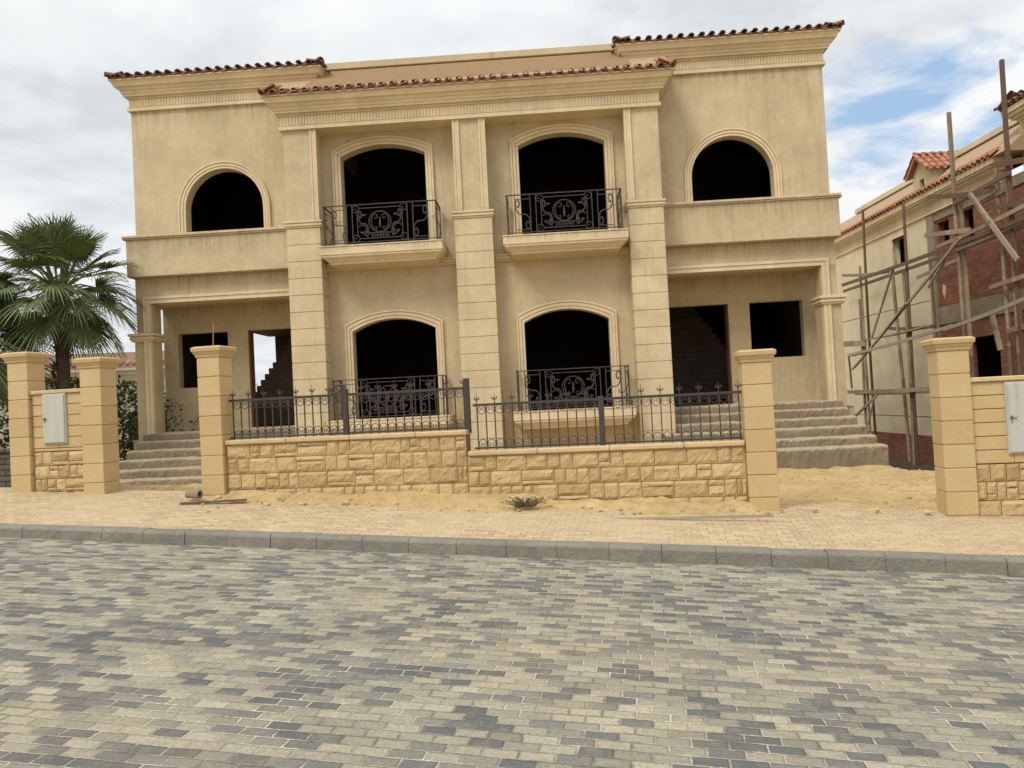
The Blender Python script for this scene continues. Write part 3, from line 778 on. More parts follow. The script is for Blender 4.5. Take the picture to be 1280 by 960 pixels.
    mb = MB(); mb.box(*X(sg, 7.90, 7.935), 2.222, 6.28 if sg < 0 else 9, 1.332, 4.30); mb.box(*X(sg, 4.145, 4.18), 2.222, 8.95, 1.332, 4.30); mb.box(*X(sg, 4.18, 7.90 if sg > 0 else 7.70), 8.93, 8.98, 1.332, 4.30); mb.box(*X(sg, 5.93, 6.42), 2.223, 2.25, 1.332, 4.30)
    mb.box(*X(sg, 7.88, 7.935), YW+.255, 5.19, 5.001, 8.99); mb.box(*X(sg, 4.0, 4.9), YW+.252, YW+.27, 5.001, 8.99); mb.box(*X(sg, 6.95, 7.93), YW+.252, YW+.27, 5.001, 8.99); part(mb, 'shade_lining', 'interior_shade')  # thin boxes added to darken the rooms, shade in their colour
    # stair flight inside the hall
    mb = MB()
    for i in range(17): mb.box(*X(sg, 4.9, 7.38-.10*i), 4.3+i*.06, 6.2, 1.332 if i == 0 else 1.325+i*.165, 1.49+i*.165)
    part(mb, 'stair_flight', 'concrete' if sg < 0 else 'concrete_shaded', bevel=.02)  # right flight takes the concrete with shade in its colour
    # entrance steps: worn concrete
    nose = [(-.0, 1.34, .75), (1, 1.165, .5), (2, .975, .12), (3, .79, -.27), (4, .60, -.67), (5, .42, -1.08)]
    for q, zt_, yn in nose:
        vs = []; fs = []; nxs = 90; xa, xb = X(sg, 3.9 if q else 4.15, 8.02+.03*q); prf = [(.0, -1.6), (.0, -.30), (.0, -.12), (.006, -.05), (.024, -.022), (.07, 0), (.18, .006), (.30, .004), (1.6, .004)]
        for i in range(nxs+1):
            x = xa+(xb-xa)*i/nxs
            for u, v in prf:
                w = .006*fbm(x*1.6+q*9, v*2+q, 3)+(.014*fbm(x*9+q*5, v*9, 1)+.016*fbm(x*21, v*15+q, 6))*(1 if v > -.2 else .35)
                vs.append((x, yn+u+w*(1 if v < 0 else .5), zt_+v+(.010*fbm(x*2, q*4.4)+.012*fbm(x*11, q, u*5) if v > -.2 else 0)))
        m = len(prf)
        for i in range(nxs):
            for j in range(m-1): fs.append((i*m+j, (i+1)*m+j, (i+1)*m+j+1, i*m+j+1))
        e = len(vs)-m; fs += [tuple(range(m)), tuple(range(len(vs)-1, e-1, -1))]
        mb = MB(); mb.add(vs, fs); part(mb, 'entrance_step', 'concrete')
# rear, partitions, slabs of the body
mb = MB()
mb.box(-8.09, 8.09, 9.0, 9.2, -1.2, 1.329); mb.box(-7.72, 8.09, 9.0, 9.2, 1.33, 4.40); mb.box(-8.09, 8.09, 9.0, 9.2, 4.401, 9.05); part(mb, 'rear_wall', 'stucco')
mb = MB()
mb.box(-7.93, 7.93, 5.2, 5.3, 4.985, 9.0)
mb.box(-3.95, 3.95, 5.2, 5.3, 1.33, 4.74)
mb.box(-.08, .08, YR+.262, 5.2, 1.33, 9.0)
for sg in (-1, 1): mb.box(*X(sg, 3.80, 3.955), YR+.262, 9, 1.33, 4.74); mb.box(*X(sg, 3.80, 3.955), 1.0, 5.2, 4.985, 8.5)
part(mb, 'partition_wall', 'interior_shade')
mb = MB(); mb.box(-3.96, 3.96, YR+.262, 9, 4.742, 5.2); mb.box(-3.96, 3.96, YR+.262, 9, .7, 1.33); mb.box(-7.93, 7.93, YW+.252, 9, 9.0, 9.06); mb.box(-7.93, 7.93, 2.3, 8.98, 4.3, 4.39)  # slabs, plus a thin ceiling lining added to darken the hall
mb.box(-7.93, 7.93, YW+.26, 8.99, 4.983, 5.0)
part(mb, 'inner_slab', 'interior_shade')
# string course between balconies
mb = MB()
for a, b in ((-3.405, -.425), (.425, 3.405)):
    mb.box(a, b, YR-.05, YR-.001, 4.83, 4.88); mb.box(a, b, YR-.09, YR-.001, 4.881, 4.94); mb.box(a, b, YR-.12, YR-.001, 4.941, 4.975)
part(mb, 'string_course', 'trim', bevel=.005)

# balconies: slab, moulded underside and wrought-iron railing
def railing(parent, x0, x1, yf, yb, z0, z1):
    W = x1-x0; h = z1-z0; mb = MB()
    def P(u, v): return (x0+W*u, yf, z0+h*v)
    def ln(pts, r=.010, n=4): mb.tube([P(*p) for p in pts], r*1.25, n)
    rt = .015
    mb.box(x0-.02, x1+.02, yf-.02, yf+.02, z1-.018, z1)
    for xx in (x0, x1): mb.box(xx-.02, xx+.02, yf+.02, yb, z1-.018, z1); mb.tube([(xx, yf, z0), (xx, yf, z1)], rt, 4); mb.tube([(xx, yb-.02, z0), (xx, yb-.02, z1)], rt, 4)
    for v in (.055,): ln([(0, v), (1, v)], .009)
    for u in (.07, .205, .255, .775-.03, .795, .93): ln([(u, .0), (u, 1)], .010)
    a0, a1 = .255, .745
    k0, k1 = a0+.045, a1-.045
    for u in (k0, k1): ln([(u, .18), (u, .86)], .009)
    for v in (.14, .90): ln([(a0+.06, v), (a1-.06, v)], .009)
    asp = W/h
    for cu, cv in ((a0+.033, .88), (a1-.033, .88), (a0+.033, .15), (a1-.033, .15)):
        ln([(cu+.030*math.cos(t), cv+.030*asp*math.sin(t)) for t in [i/14*2*PI for i in range(15)]], .0075)
        ln(spiral(cu, cv, .004, .016, 0, 4.5, 8), .006)
    # central ring with a fleuron
    ln([(.5+.098*math.cos(t), .55+.098*asp*.94*math.sin(t)) for t in [i/26*2*PI for i in range(27)]], .0095)
    for sg in (-1, 1):
        ln([(.5+sg*p[0], p[1]) for p in ((.052, .36), (.074, .46), (.078, .58), (.066, .69), (.045, .745), (.026, .72), (.022, .655), (.036, .62), (.046, .66))], .0085)
        ln([(.5+sg*p[0], p[1]) for p in ((.052, .36), (.036, .345), (.026, .385), (.036, .425), (.047, .405))], .0085)
        S = fit(clothoid(1.0, 16, 30), 0, 1, 0, 1)
        c0, c1 = (k0+.012, .395) if sg < 0 else (k1-.012, .605)
        pts = [(c0+(c1-c0)*p[0], .19+.63*p[1]) for p in fit(clothoid(1.0, 15, 30), 0, 1, 0, 1, True)] if True else S
        ln(pts, .0105, 5)
        ln([(.5+sg*p[0], p[1]) for p in ((.19, .44), (.165, .48), (.135, .46), (.115, .38), (.12, .28), (.14, .22), (.155, .26), (.15, .31))], .0085)
        ln(spiral(.5+sg*.14, .72, .004, .022, 0, sg*6, 10), .011); ln(spiral(.5+sg*.155, .30, .004, .022, 2, 2+sg*6, 10), .011)
        # outer S panels
        u0, u1 = (.075, .20) if sg < 0 else (.925, .80)
        ln([(u0+(u1-u0)*p[0], .13+.74*p[1]) for p in fit(clothoid(1.0, 15, 30), 0, 1, 0, 1, True)], .0105, 5)
        for v in (.12, .88): ln([(u0, v), (u1, v)], .008)
    for i in range(7): u = .425+i*.025; ln([(u, .14), (u, .27+.02*(i % 2))], .009)
    ln([(.40, .27), (.60, .27)], .009); ln([(.42, .21), (.58, .21)], .009)
    for a_, b_, w_ in ((.40, .46, .016), (.46, .54, .034), (.54, .60, .020), (.60, .66, .004)):
        mb.tube([P(.5, a_), P(.5, b_)], .012+w_*.5, 6, .012+w_*.2)
    for xx in (x0, x1):
        y0, y1 = yf+.08, yb-.08; d = y1-y0
        S = fit(clothoid(1.0, 15, 26), 0, 1, 0, 1, True)
        mb.tube([(xx, y0+d*p[0], z0+h*(.13+.74*p[1])) for p in S], .010, 4)
        for v in (.055, .12, .88): mb.tube([(xx, yf, z0+h*v), (xx, yb, z0+h*v)], .008, 4)
        for y in (y0, y1): mb.tube([(xx, y, z0), (xx, y, z1)], .009, 4)
    return mb.build('balcony_railing', 'iron', parent)
for sg in (-1, 1):
    for up_ in (1, 0):
        zt = 5.235 if up_ else 1.44; a, b = X(sg, .655, 3.34) if up_ else X(sg, .69, 3.30)
        b_ = MB(); b_.box(a, b, -.37, YR-.003, zt-.20, zt-.032); b_.box(a-.012, b+.012, -.385, YR-.003, zt-.031, zt)
        bal = b_.build('balcony', 'trim', H, bevel=.006)
        m2 = MB(); inset = .22
        pr_ = [(0, 0), (.05, .0), (.055, .045), (.075, .05), (.12, .10), (.19, .145), (.195, .185), (.205, .1855)]
        m2.ring(pr_, a+inset, b-inset, -.16, YR-.004, zt-.388); m2.build('balcony_moulding', 'trim', bal)
        railing(bal, a+.115, b-.115, -.325, YR-.06, zt+.002, zt+.875)

# ------------------------------------------------------------------ neighbour under construction, with dormer
NB = Vector((15.3, 0)); NV = Vector((-.02749, .99962)); NN = Vector((-.99962, -.02749)); NA = math.atan2(NV.y, NV.x)
nh = empty('villa', 'half-built villa in raw red brick and pale stucco behind timber scaffolding on the right', 'house', (NB.x, NB.y, -1.2), NA-PI/2)
# local axes: x = into the building (+x away from our house), y = along the facade (deeper), z from -1.2
def nl(t, off, z): return (-off, t, z+1.2)
def nbx(mb, t0, t1, o0, o1, z0, z1): mb.box(-o0, -o1, t0, t1, z0+1.2, z1+1.2)
def nprism(mb, outer, holes, o0, o1):
    """polygon in (t, z) extruded in depth"""
    tmp = MB(); tmp.prism([(p[0], p[1]+1.2) for p in outer], [[(p[0], p[1]+1.2) for p in h] for h in holes], -o0, -o1)
    mb.add([(v[1], v[0], v[2]) for v in tmp.v], tmp.f)
def rect(a, b, c, d): return [(a, c), (b, c), (b, d), (a, d)]
mb = MB(); nprism(mb, rect(10.55, 22, -.3, 7.45), [rect(11.95, 12.95, 6.0, 7.1)], 0, -.25); part(mb, 'stucco_wall', 'white_stucco', nh)
mb = MB()
for z in (4.45, .36): nbx(mb, 10.6, 22, .003, -.02, z, z+.035)
part(mb, 'wall_groove', 'mortar', nh)
mb = MB(); nprism(mb, rect(11.82, 13.08, 5.86, 7.24), [rect(11.95, 12.95, 6.0, 7.1)], .05, -.1); part(mb, 'window_surround', 'trim', nh)
mb = MB(); nbx(mb, 10.0, 22, .06, -.2, -3.2, -.30); part(mb, 'brick_footing', 'brick', nh)
mb = MB(); nprism(mb, rect(-4, 10.54, -.3, 7.45), [rect(9.25, 9.95, 6.02, 7.03), rect(7.87, 8.5, 5.95, 7.06), rect(6.95, 8.55, -.29, 2.97), rect(3.2, 4.5, 5.6, 7.1), rect(.5, 4.4, .3, 2.9)], -.06, -.3); part(mb, 'brick_wall', 'brick', nh)
mb = MB(); nbx(mb, -4, 10.5, .0, -.25, 3.55, 4.15); nbx(mb, 10.1, 10.5, .02, -.25, -.3, 7.4); part(mb, 'concrete_beam', 'concrete_beam', nh)
mb = MB(); nbx(mb, -4, 10.5, -.01, -.2, 7.12, 7.4); part(mb, 'lintel_band', 'concrete_beam', nh)
for t, z in ((8.75, 5.05), (9.75, 4.7)):
    mb = MB(); n = 16; a = [(t+.09*math.cos(2*PI*q/n)*(1+.6*fbm(q*.9, t, z)), z+.24*math.sin(2*PI*q/n)*(1+.6*fbm(q*1.1, z, t))) for q in range(n)]
    nprism(mb, a, [], -.045, -.07); part(mb, 'mortar_patch', 'coping', nh)
mb = MB(); nbx(mb, 6.35, 22, .03, -.2, 7.46, 7.75); nbx(mb, 6.35, 22, .07, -.2, 7.40, 7.458); 
for i in range(200): t = 6.4+i*.078; nbx(mb, t, t+.04, .05, .0305, 7.5, 7.70)
part(mb, 'frieze', 'trim', nh)
mb = MB()
for o, za, zb in ((.08, 7.752, 7.80), (.14, 7.80, 7.88), (.24, 7.88, 7.95), (.30, 7.95, 8.12)): nbx(mb, 6.2, 22, o, -.3, za, zb-.001)
part(mb, 'cornice', 'trim', nh)
mb = MB(); rise = 1.3; run = 1.55
mb.add([nl(t, o, z) for t in (5.6, 22) for o, z in ((.31, 8.12), (-run+.3, 8.12+rise), (-run+.3, 8.12))], [(0, 3, 4, 1), (0, 1, 2), (3, 5, 4), (1, 4, 5, 2), (0, 2, 5, 3)])
nr = part(mb, 'roof', 'roof_render', nh)
mb = MB(); tile_field(mb, nl(6.2, .34, 8.14), (0,1,0), (1,0,0), 15.5, 1, .36, .25, math.radians(38), .085); part(mb, 'roof_tiles', 'tile', nr)
mb = MB(); nbx(mb, 5.5, 18.6, -run+.42, -run-.3, 8.12+rise, 8.12+rise+.2); part(mb, 'roof_parapet', 'white_stucco', nr, bevel=.01)
# dormer
dm = MB()
nprism(dm, [(10.3, 8.1), (11.45, 8.1), (11.45, 9.12), (10.875, 9.62), (10.3, 9.12)], [rect(10.72, 11.0, 8.5, 8.82)], -.12, -1.7); dr = part(dm, 'dormer', 'stucco', nr)
mb = MB(); nbx(mb, 10.74, 10.98, -.22, -.24, 8.52, 8.8); part(mb, 'dormer_window', 'interior_shade', dr)
mb = MB()
for sg in (-1, 1):
    tile_field(mb, nl(10.875+sg*.74, .06, 9.01), (1,0,0), (0,-sg,0), 1.75, 3, .34, .25, math.radians(41), .08)
    mb.beam(nl(10.875+sg*.74, .06, 8.98), nl(10.875, .06, 9.63), .05, .10)
ridge_tiles(mb, nl(10.875, .1, 9.68), nl(10.875, -1.7, 9.68), .09)
part(mb, 'dormer_tiles', 'tile_new', dr)
# nearer wing of the neighbour with higher eave
mb = MB(); nbx(mb, -5, 5.9, -.42, -.7, 7.5, 9.2); nbx(mb, -5, 5.9, -.38, -.7, 8.75, 9.05); nbx(mb, -5, 5.93, -.36, -.7, 8.70, 8.76)
for i in range(100): t = 5.8-i*.078; nbx(mb, t-.04, t, -.36, -.379, 8.79, 9.0)
nbx(mb, 5.65, 5.9, -.71, -6, 7.5, 9.2)
part(mb, 'wing_wall', 'stucco', nh)
mb = MB()
for o, za, zb in ((.06, 9.05, 9.12), (.16, 9.12, 9.2), (.26, 9.2, 9.3), (.33, 9.3, 9.46)): nbx(mb, -5, 5.9+o, -.4+o, -6, za, zb-.001)
part(mb, 'cornice', 'trim', nh)
mb = MB(); tile_field(mb, nl(-2, -.02, 9.5), (0,1,0), (1,0,0), 8.3, 2, .36, .26, .4, .09); tile_field(mb, nl(6.3, -.05, 9.5), (1,0,0), (0,-1,0), 4, 2, .36, .26, .4, .09)
part(mb, 'wing_roof_tiles', 'tile_dark', nh)
mb = MB(); mb.add([nl(*p) for p in ((-5, -.1, 9.47), (6.2, -.1, 9.47), (4, -2.2, 10.2), (-5, -2.2, 10.2), (6.2, -6, 9.47), (4, -6, 10.2))], [(0, 1, 2, 3), (1, 4, 5, 2)]); part(mb, 'wing_roof', 'tile_dark', nh)
# roof lantern: a higher gable whose tip shows at the frame edge
mb = MB(); mb.add([nl(*p) for p in ((6.6, -1.6, 11.2), (4.2, -1.6, 11.2), (4.2, -3.6, 12.3), (6.0, -3.6, 12.3), (6.6, -5, 11.2), (6.6, -1.6, 11.05), (4.2, -1.6, 11.05), (6.6, -5, 11.05))], [(0, 1, 2, 3), (0, 3, 4), (0, 5, 6, 1), (0, 4, 7, 5)])
tile_field(mb, nl(4.2, -1.55, 11.22), (0,1,0), (1,0,0), 2.4, 2, .36, .26, .5, .09)
part(mb, 'upper_roof', 'tile_dark', nh)
mb = MB(); nbx(mb, 3.8, 6.2, -2.0, -5, 9.47, 11.05); part(mb, 'roof_tower', 'stucco', nh)
mb = MB(); nbx(mb, -4, 22, -2.2, -2.4, -1.2, 8.1); nbx(mb, -4, 22, -.31, -2.2, 4.0, 4.1); nbx(mb, -4, 22, -.31, -2.2, 7.42, 7.5); nbx(mb, 11.2, 11.3, -.31, -2.2, 4.1, 7.42); nbx(mb, 13.6, 13.7, -.31, -2.2, 4.1, 7.42); part(mb, 'inner_wall', 'interior_shade', nh)

# scaffolding
SCF = empty('scaffolding', 'rickety timber scaffolding of poles, planks and braces against the brick villa', 'scaffolding', (NB.x-1.0, 8, -1.2), 0)
def nw(t, off, z): p = NB+NV*t+NN*off; return (p.x-(NB.x-1.0), p.y-8, z+1.2)
poles = [(1.0, 4.37, 10.23, 4.27, -1.3, .055), (1.0, 6.95, 9.79, 6.94, -1.3, .055), (.9, 5.08, 7.54, 4.94, -1.3, .05), (1.0, 10.04, 7.78, 10.12, -1.3, .045), (1.0, 13.63, 6.26, 13.63, -1.3, .05), (1.05, 13.75, 5.0, 13.82, -1.3, .05), (.6, 14.0, 8.57, 14.11, -1.3, .042), (.6, 11.86, 5.87, 11.51, -1.3, .05), (1.0, 10.3, 5.5, 10.35, -1.3, .05), (.5, 9.52, 5.72, 9.14, -1.3, .035), (.95, 6.75, 7.2, 6.72, -1.3, .05), (.95, 4.55, 7.0, 4.5, -1.3, .045)]
for i, (off, t0, z0, t1, z1, r) in enumerate(poles):
    mb = MB(); n = 7; pts = []
    for q in range(n+1):
        u = q/n; pts.append(Vector(nw(t0+(t1-t0)*u+.02*math.sin(u*5+i), off+.015*math.sin(u*4+2*i), z0+(z1-z0)*u)))
    for q in range(n): mb.beam(pts[q], pts[q+1], r*1.7, r*1.7, .3*i)
    mb.build('pole', 'wood' if i % 3 else 'wood_dark', SCF)
planks = [(1.1,15.06,6.15,11.12,5.64,.05,.11),(1.15,15.03,5.74,3.4,5.76,.05,.12),(1.12,7.9,5.86,3.2,6.12,.05,.12),(.35,16.8,5.71,3.5,5.83,.05,.11),
 (1.08,10.81,5.76,12.86,3.38,.05,.08),(1.4,13.76,2.34,6.14,5.79,.06,.07),(1.44,13.9,2.25,9.4,4.3,.05,.06),(1.5,14.04,2.83,6.66,3.27,.05,.10),(1.5,7.11,3.2,2.8,3.7,.05,.11),
 (1.1,15.31,3.35,13.3,3.23,.05,.22),(1.06,13.4,3.38,8.95,3.45,.22,.05),(.6,12.4,3.69,9.3,3.47,.05,.12),(1.1,15.2,1.37,7.2,1.45,.05,.15),(.9,15.0,1.30,7.2,1.37,.05,.12),
 (1.1,14.82,.32,12.62,1.24,.05,.09),(1.1,13.5,.1,12.9,1.1,.04,.06),(1.4,14.21,2.81,14.1,1.5,.05,.06),(1.3,14.15,2.8,12.9,2.85,.04,.05),(1.1,8.21,7.54,5.0,6.85,.06,.14),(1.1,8.55,6.37,6.1,6.0,.06,.14),
 (1.25,5.75,6.95,3.86,4.7,.06,.13),(1.3,5.75,6.98,4.9,5.95,.05,.10),(1.2,6.6,5.91,8.42,4.65,.04,.05),(1.08,6.9,6.98,4.2,7.1,.05,.12),(.92,5.9,6.7,4.4,6.8,.05,.12),(1.1,5.46,6.45,3.3,6.1,.06,.13),(1.1,4.9,7.52,3.3,7.2,.06,.15),(1.1,6.9,5.58,3.2,5.78,.05,.12),
 (1.08,5.4,4.2,3.4,4.3,.06,.13),(1.2,5.2,3.5,4.9,2.4,.1,.1),(1.0,4.9,2.9,3.3,3.05,.05,.14),(1.12,9.2,5.1,6.9,5.25,.05,.1)]
rp = random.Random(3)
for i, (off, t0, z0, t1, z1, w, h) in enumerate(planks):
    mb = MB(); n = 4; j = rp.uniform(-.012, .012); pv = None
    for q in range(n+1):
        u = q/n; p = Vector(nw(t0+(t1-t0)*u, off+j, z0+(z1-z0)*u-.05*math.sin(PI*u)*(abs(t1-t0) > 3)))
        if pv is not None: mb.beam(pv, p, w, h, j*6)
        pv = p
    mb.build('plank', 'wood_pale' if i in (5, 6, 7, 8, 20) else ('wood', 'wood', 'wood', 'wood_dark')[rp.randrange(4)], SCF)

# dug-out strip of dark soil between the two houses
mb = MB(); m1, m2 = 46, 70
mb.add([(8.3+7.2*i/m1, -1.6+24*j/m2, -1.22+.10*fbm((8.3+7.2*i/m1)*1.3, j*.5)+.05*fbm(i*.8, j*.9, 4)) for j in range(m2+1) for i in range(m1+1)], [(j*(m1+1)+i, j*(m1+1)+i+1, (j+1)*(m1+1)+i+1, (j+1)*(m1+1)+i) for j in range(m2) for i in range(m1)])
structure(mb.build('dug_soil', 'soil', smooth=True))

# ------------------------------------------------------------------ palms and shrubs
def palm(name, label, loc, trunk_h, n, R, seed, group):
    rnd = random.Random(seed); t = empty(name, label, 'palm tree', loc, 0, group)
    mb = MB(); pts = []; m = 18
    for i in range(m+1):
        u = i/m; pts.append((.03*math.sin(u*3), .02*math.cos(u*2), trunk_h*u))
    nn = 12; vs = []; fs = []
    for i, p in enumerate(pts):
        u = i/m; r = .145-.02*u+.05*max(0, u-.55)
        for q in range(nn): a = 2*PI*q/nn; rr = r*(1+.10*fbm(q*3.1, i*2.7+seed)+.05*(i % 2)); vs.append((p[0]+rr*math.cos(a), p[1]+rr*math.sin(a), p[2]))
    for i in range(m):
        for q in range(nn): fs.append((i*nn+q, i*nn+(q+1) % nn, (i+1)*nn+(q+1) % nn, (i+1)*nn+q))
    mb.add(vs, fs)
    for i in range(170):     # old leaf bases
        a = rnd.random()*2*PI; z = trunk_h*(rnd.random()**.6); r = .135+.03*(z/trunk_h); l = rnd.uniform(.10, .26); w = rnd.uniform(.03, .06)
        d = Vector((math.cos(a), math.sin(a), 0)); s = Vector((-d.y, d.x, 0)); b = Vector((0, 0, z))+d*r; tip = b+d*(l*.45)+Vector((0, 0, l*rnd.uniform(.4, 1)))
        mb.add([b-s*w, b+s*w, tip+s*w*.4, tip-s*w*.4, b-d*.05+Vector((0,0,.05))], [(0, 1, 2, 3), (0, 3, 4), (1, 4, 2)])
    mb.build('trunk', 'bark', t, fixn=False)
    leaf = MB(); stalk = MB(); dry = MB()
    for i in range(n):
        f = (i+.5)/n; el = math.radians(88-150*f**1.05)+rnd.uniform(-.12, .12); az = i*2.39996+rnd.uniform(-.25, .25)
        d = Vector((math.cos(el)*math.cos(az), math.cos(el)*math.sin(az), math.sin(el)))
        L = R*rnd.uniform(.50, .64); fr = R*rnd.uniform(.48, .57)
        base = Vector((0, 0, trunk_h-.06*f*6*.3))+Vector((math.cos(az), math.sin(az), 0))*.12
        hub = base+d*L+Vector((0, 0, -.10*L*(1-abs(d.z))))
        mid = base+d*L*.5+Vector((0, 0, .06*L))
        stalk.tube([base, mid, hub], .028, 4, .013)
        dd = (hub-mid).normalized(); side = dd.cross(Vector((0,0,1)))
        side = side.normalized() if side.length > .1 else Vector((-math.sin(az), math.cos(az), 0)); upv = side.cross(dd)
        tgt = dry if f > .975 else leaf; nb_ = 46; cup = rnd.uniform(.10, .35); tw = rnd.uniform(-.35, .35)
        sd2 = side*math.cos(tw)+upv*math.sin(tw); up2 = upv*math.cos(tw)-side*math.sin(tw)
        for b in range(nb_):
            a = (b/(nb_-1)-.5)*math.radians(258); ll = fr*(1-.22*(abs(a)/2.25)**2)*rnd.uniform(.9, 1.05)
            bd = dd*math.cos(a)+sd2*math.sin(a)+up2*cup*(abs(math.sin(a))**1.3)
            bd.normalize(); ws = bd.cross(up2).normalized(); prev = None
            droop = rnd.uniform(.5, 1.0)*(.55 if el > .6 else .9)
            vs = []
            for q, (u, w) in enumerate(((.0, .006), (.30, .019), (.58, .021), (.80, .010), (1.0, .0012))):
                c = hub+bd*(ll*u)+Vector((0, 0, -droop*ll*.52*max(0, u-.42)**1.7*2.2)); fold = up2*(.006 if b % 2 else -.004)
                vs += [c-ws*w*ll/.9+fold, c+ws*w*ll/.9-fold]
            tgt.add(vs, [(2*q, 2*q+1, 2*q+3, 2*q+2) for q in range(4)])
    cr = leaf.build('crown', 'palm', t, fixn=False); stalk.build('leaf_stalks', 'palm_stalk', cr); dry.build('dry_leaves', 'palm_dry', cr, fixn=False)
    return t
palm('palm_tree', 'fan palm with full green crown left of the villa, trunk showing between two gate pillars', (-9.35, -.1, .1), 4.66, 50, 1.62, 5, 'fan palms at the left')
palm('palm_tree', 'darker fan palm cut off by the left edge of the photo', (-11.0, -.9, .1), 3.35, 38, 1.6, 9, 'fan palms at the left')

def shrub(name, label, cat, loc, rx, ry, h, n, size, mat, seed, group=None, z0=.0, stems=6):
    rnd = random.Random(seed); t = empty(name, label, cat, loc, 0, group); mb = MB()
    for i in range(n):
        a = rnd.random()*2*PI; r = rnd.random()**.45; z = z0+(h-z0)*rnd.random()
        env = (.55+.6*math.sin(PI*min(1, (z/h)*.85+.1)))*(1+.35*fbm(math.cos(a)*2+seed, math.sin(a)*2, z*2.2))
        c = Vector((rx*r*env*math.cos(a), ry*r*env*math.sin(a), z))
        if fbm(c.x*2.3+seed, c.y*2.3, c.z*2.3) < -.18: continue
        d = Vector((rnd.gauss(0, 1), rnd.gauss(0, 1), rnd.gauss(.3, .8))).normalized(); s = d.orthogonal().normalized(); s = s*math.cos(a*3)+d.cross(s)*math.sin(a*3)
        l = size*rnd.uniform(.6, 1.3); w = l*.24; u = d.cross(s)
        mb.add([c, c+d*l*.5+s*w+u*w*.3, c+d*l, c+d*l*.5-s*w+u*w*.3], [(0, 1, 2, 3)])
    cr = mb.build('foliage', mat, t, fixn=False)
    st = MB()
    for i in range(stems):
        a = rnd.random()*2*PI; st.tube([(0.05*math.cos(a), .05*math.sin(a), -.1), (rx*.4*math.cos(a), ry*.4*math.sin(a), h*.4), (rx*.6*math.cos(a+.3), ry*.6*math.sin(a+.3), h*.75)], .02, 5, .006)
    st.build('stem', 'bark', t)
    return t
shrub('hedge', 'dark tall hedge behind the left gate pillars beneath the palms', 'hedge', (-11.3, 1.5, 0), 3.4, .8, 2.75, 17000, .12, 'hedge', 21, None, .0, 12)
shrub('shrub', 'airy green shrub beside the left porch column', 'shrub', (-9.5, 3.3, .2), .8, .7, 2.5, 5200, .10, 'bush', 25)
shrub('shrub', 'low feathery shrub seen through the left porch doorway', 'shrub', (-9.6, 9.3, 1.0), 1.0, .8, 2.9, 2200, .11, 'bush', 29)
# dark brick wall at the far left
W2 = empty('boundary_wall', 'low dark grey brick boundary wall at the far left edge', 'wall', (-7.7, -5.45, 0), A)
mb = MB(); mb.box(-3, 1.15, 0, .2, -.4, 1.27); mb.build('brickwork', 'grey_brick', W2); mb = MB(); mb.box(-3, 1.17, -.03, .23, 1.272, 1.33); mb.build('coping', 'grey_brick', W2, bevel=.01)

# pale villa far behind on the left
bgh = empty('villa', 'distant pale grey villa with red tiled roof and small balcony behind the palm', 'house', (-18.5, 14, -.35), .15)
mb = MB(); mb.prism(rect(-5, 5.0, 0, 4.0), [rect(2.6, 3.5, .8, 2.4), rect(.2, 1.2, .8, 2.4), rect(4.0, 4.6, .8, 2.4)], 0, .2); mb.box(-5, 5, .2, 8, 0, 4.0); part(mb, 'wall', 'grey_wall', bgh)
mb = MB(); mb.box(-5.2, 5.2, -.2, .3, 3.95, 4.12); mb.box(-5.35, 5.35, -.35, .3, 4.121, 4.3); part(mb, 'cornice', 'grey_wall', bgh)
mb = MB(); mb.add([(-5.4, -.4, 4.3), (5.4, -.4, 4.3), (3, 3.5, 5.2), (-3, 3.5, 5.2), (5.4, 8, 4.3), (-5.4, 8, 4.3)], [(0, 1, 2, 3), (1, 4, 2), (5, 0, 3)]); rf = part(mb, 'roof', 'tile_dark', bgh)
mb = MB(); tile_field(mb, (-5.35, -.4, 4.33), (1,0,0), (0,1,0), 10.7, 1, .36, .26, .38, .08); part(mb, 'roof_tiles', 'tile', rf)
mb = MB(); mb.box(3.2, 5.6, -1.0, -.01, 2.1, 2.3); bl = part(mb, 'balcony', 'grey_wall', bgh)
mb = MB(); mb.box(3.25, 5.55, -.97, -.93, 3.05, 3.09)
for i in range(19): mb.box(3.3+i*.12, 3.32+i*.12, -.96, -.94, 2.3, 3.05)
mb.build('balcony_railing', 'iron', bl)
for a, b in ((2.6, 3.5), (.2, 1.2), (4.0, 4.6)):
    mb = MB(); mb.box(a+.01, b-.01, .12, .16, .81, 2.39); part(mb, 'window', 'interior_shade', bgh)
mb = MB()
for i in range(26): mb.tube([(i*.14, 0, 0), (i*.14, 0, 1.25)], .012, 4)
mb.box(0, 3.5, -.015, .015, .2, .23); mb.box(0, 3.5, -.015, .015, 1.1, 1.13)
tag(mb.build('iron_fence', 'iron', None, (-11.6, 2.2, .35), .05), 'plain black bar fence at the side of the villa by the shrub', 'fence')

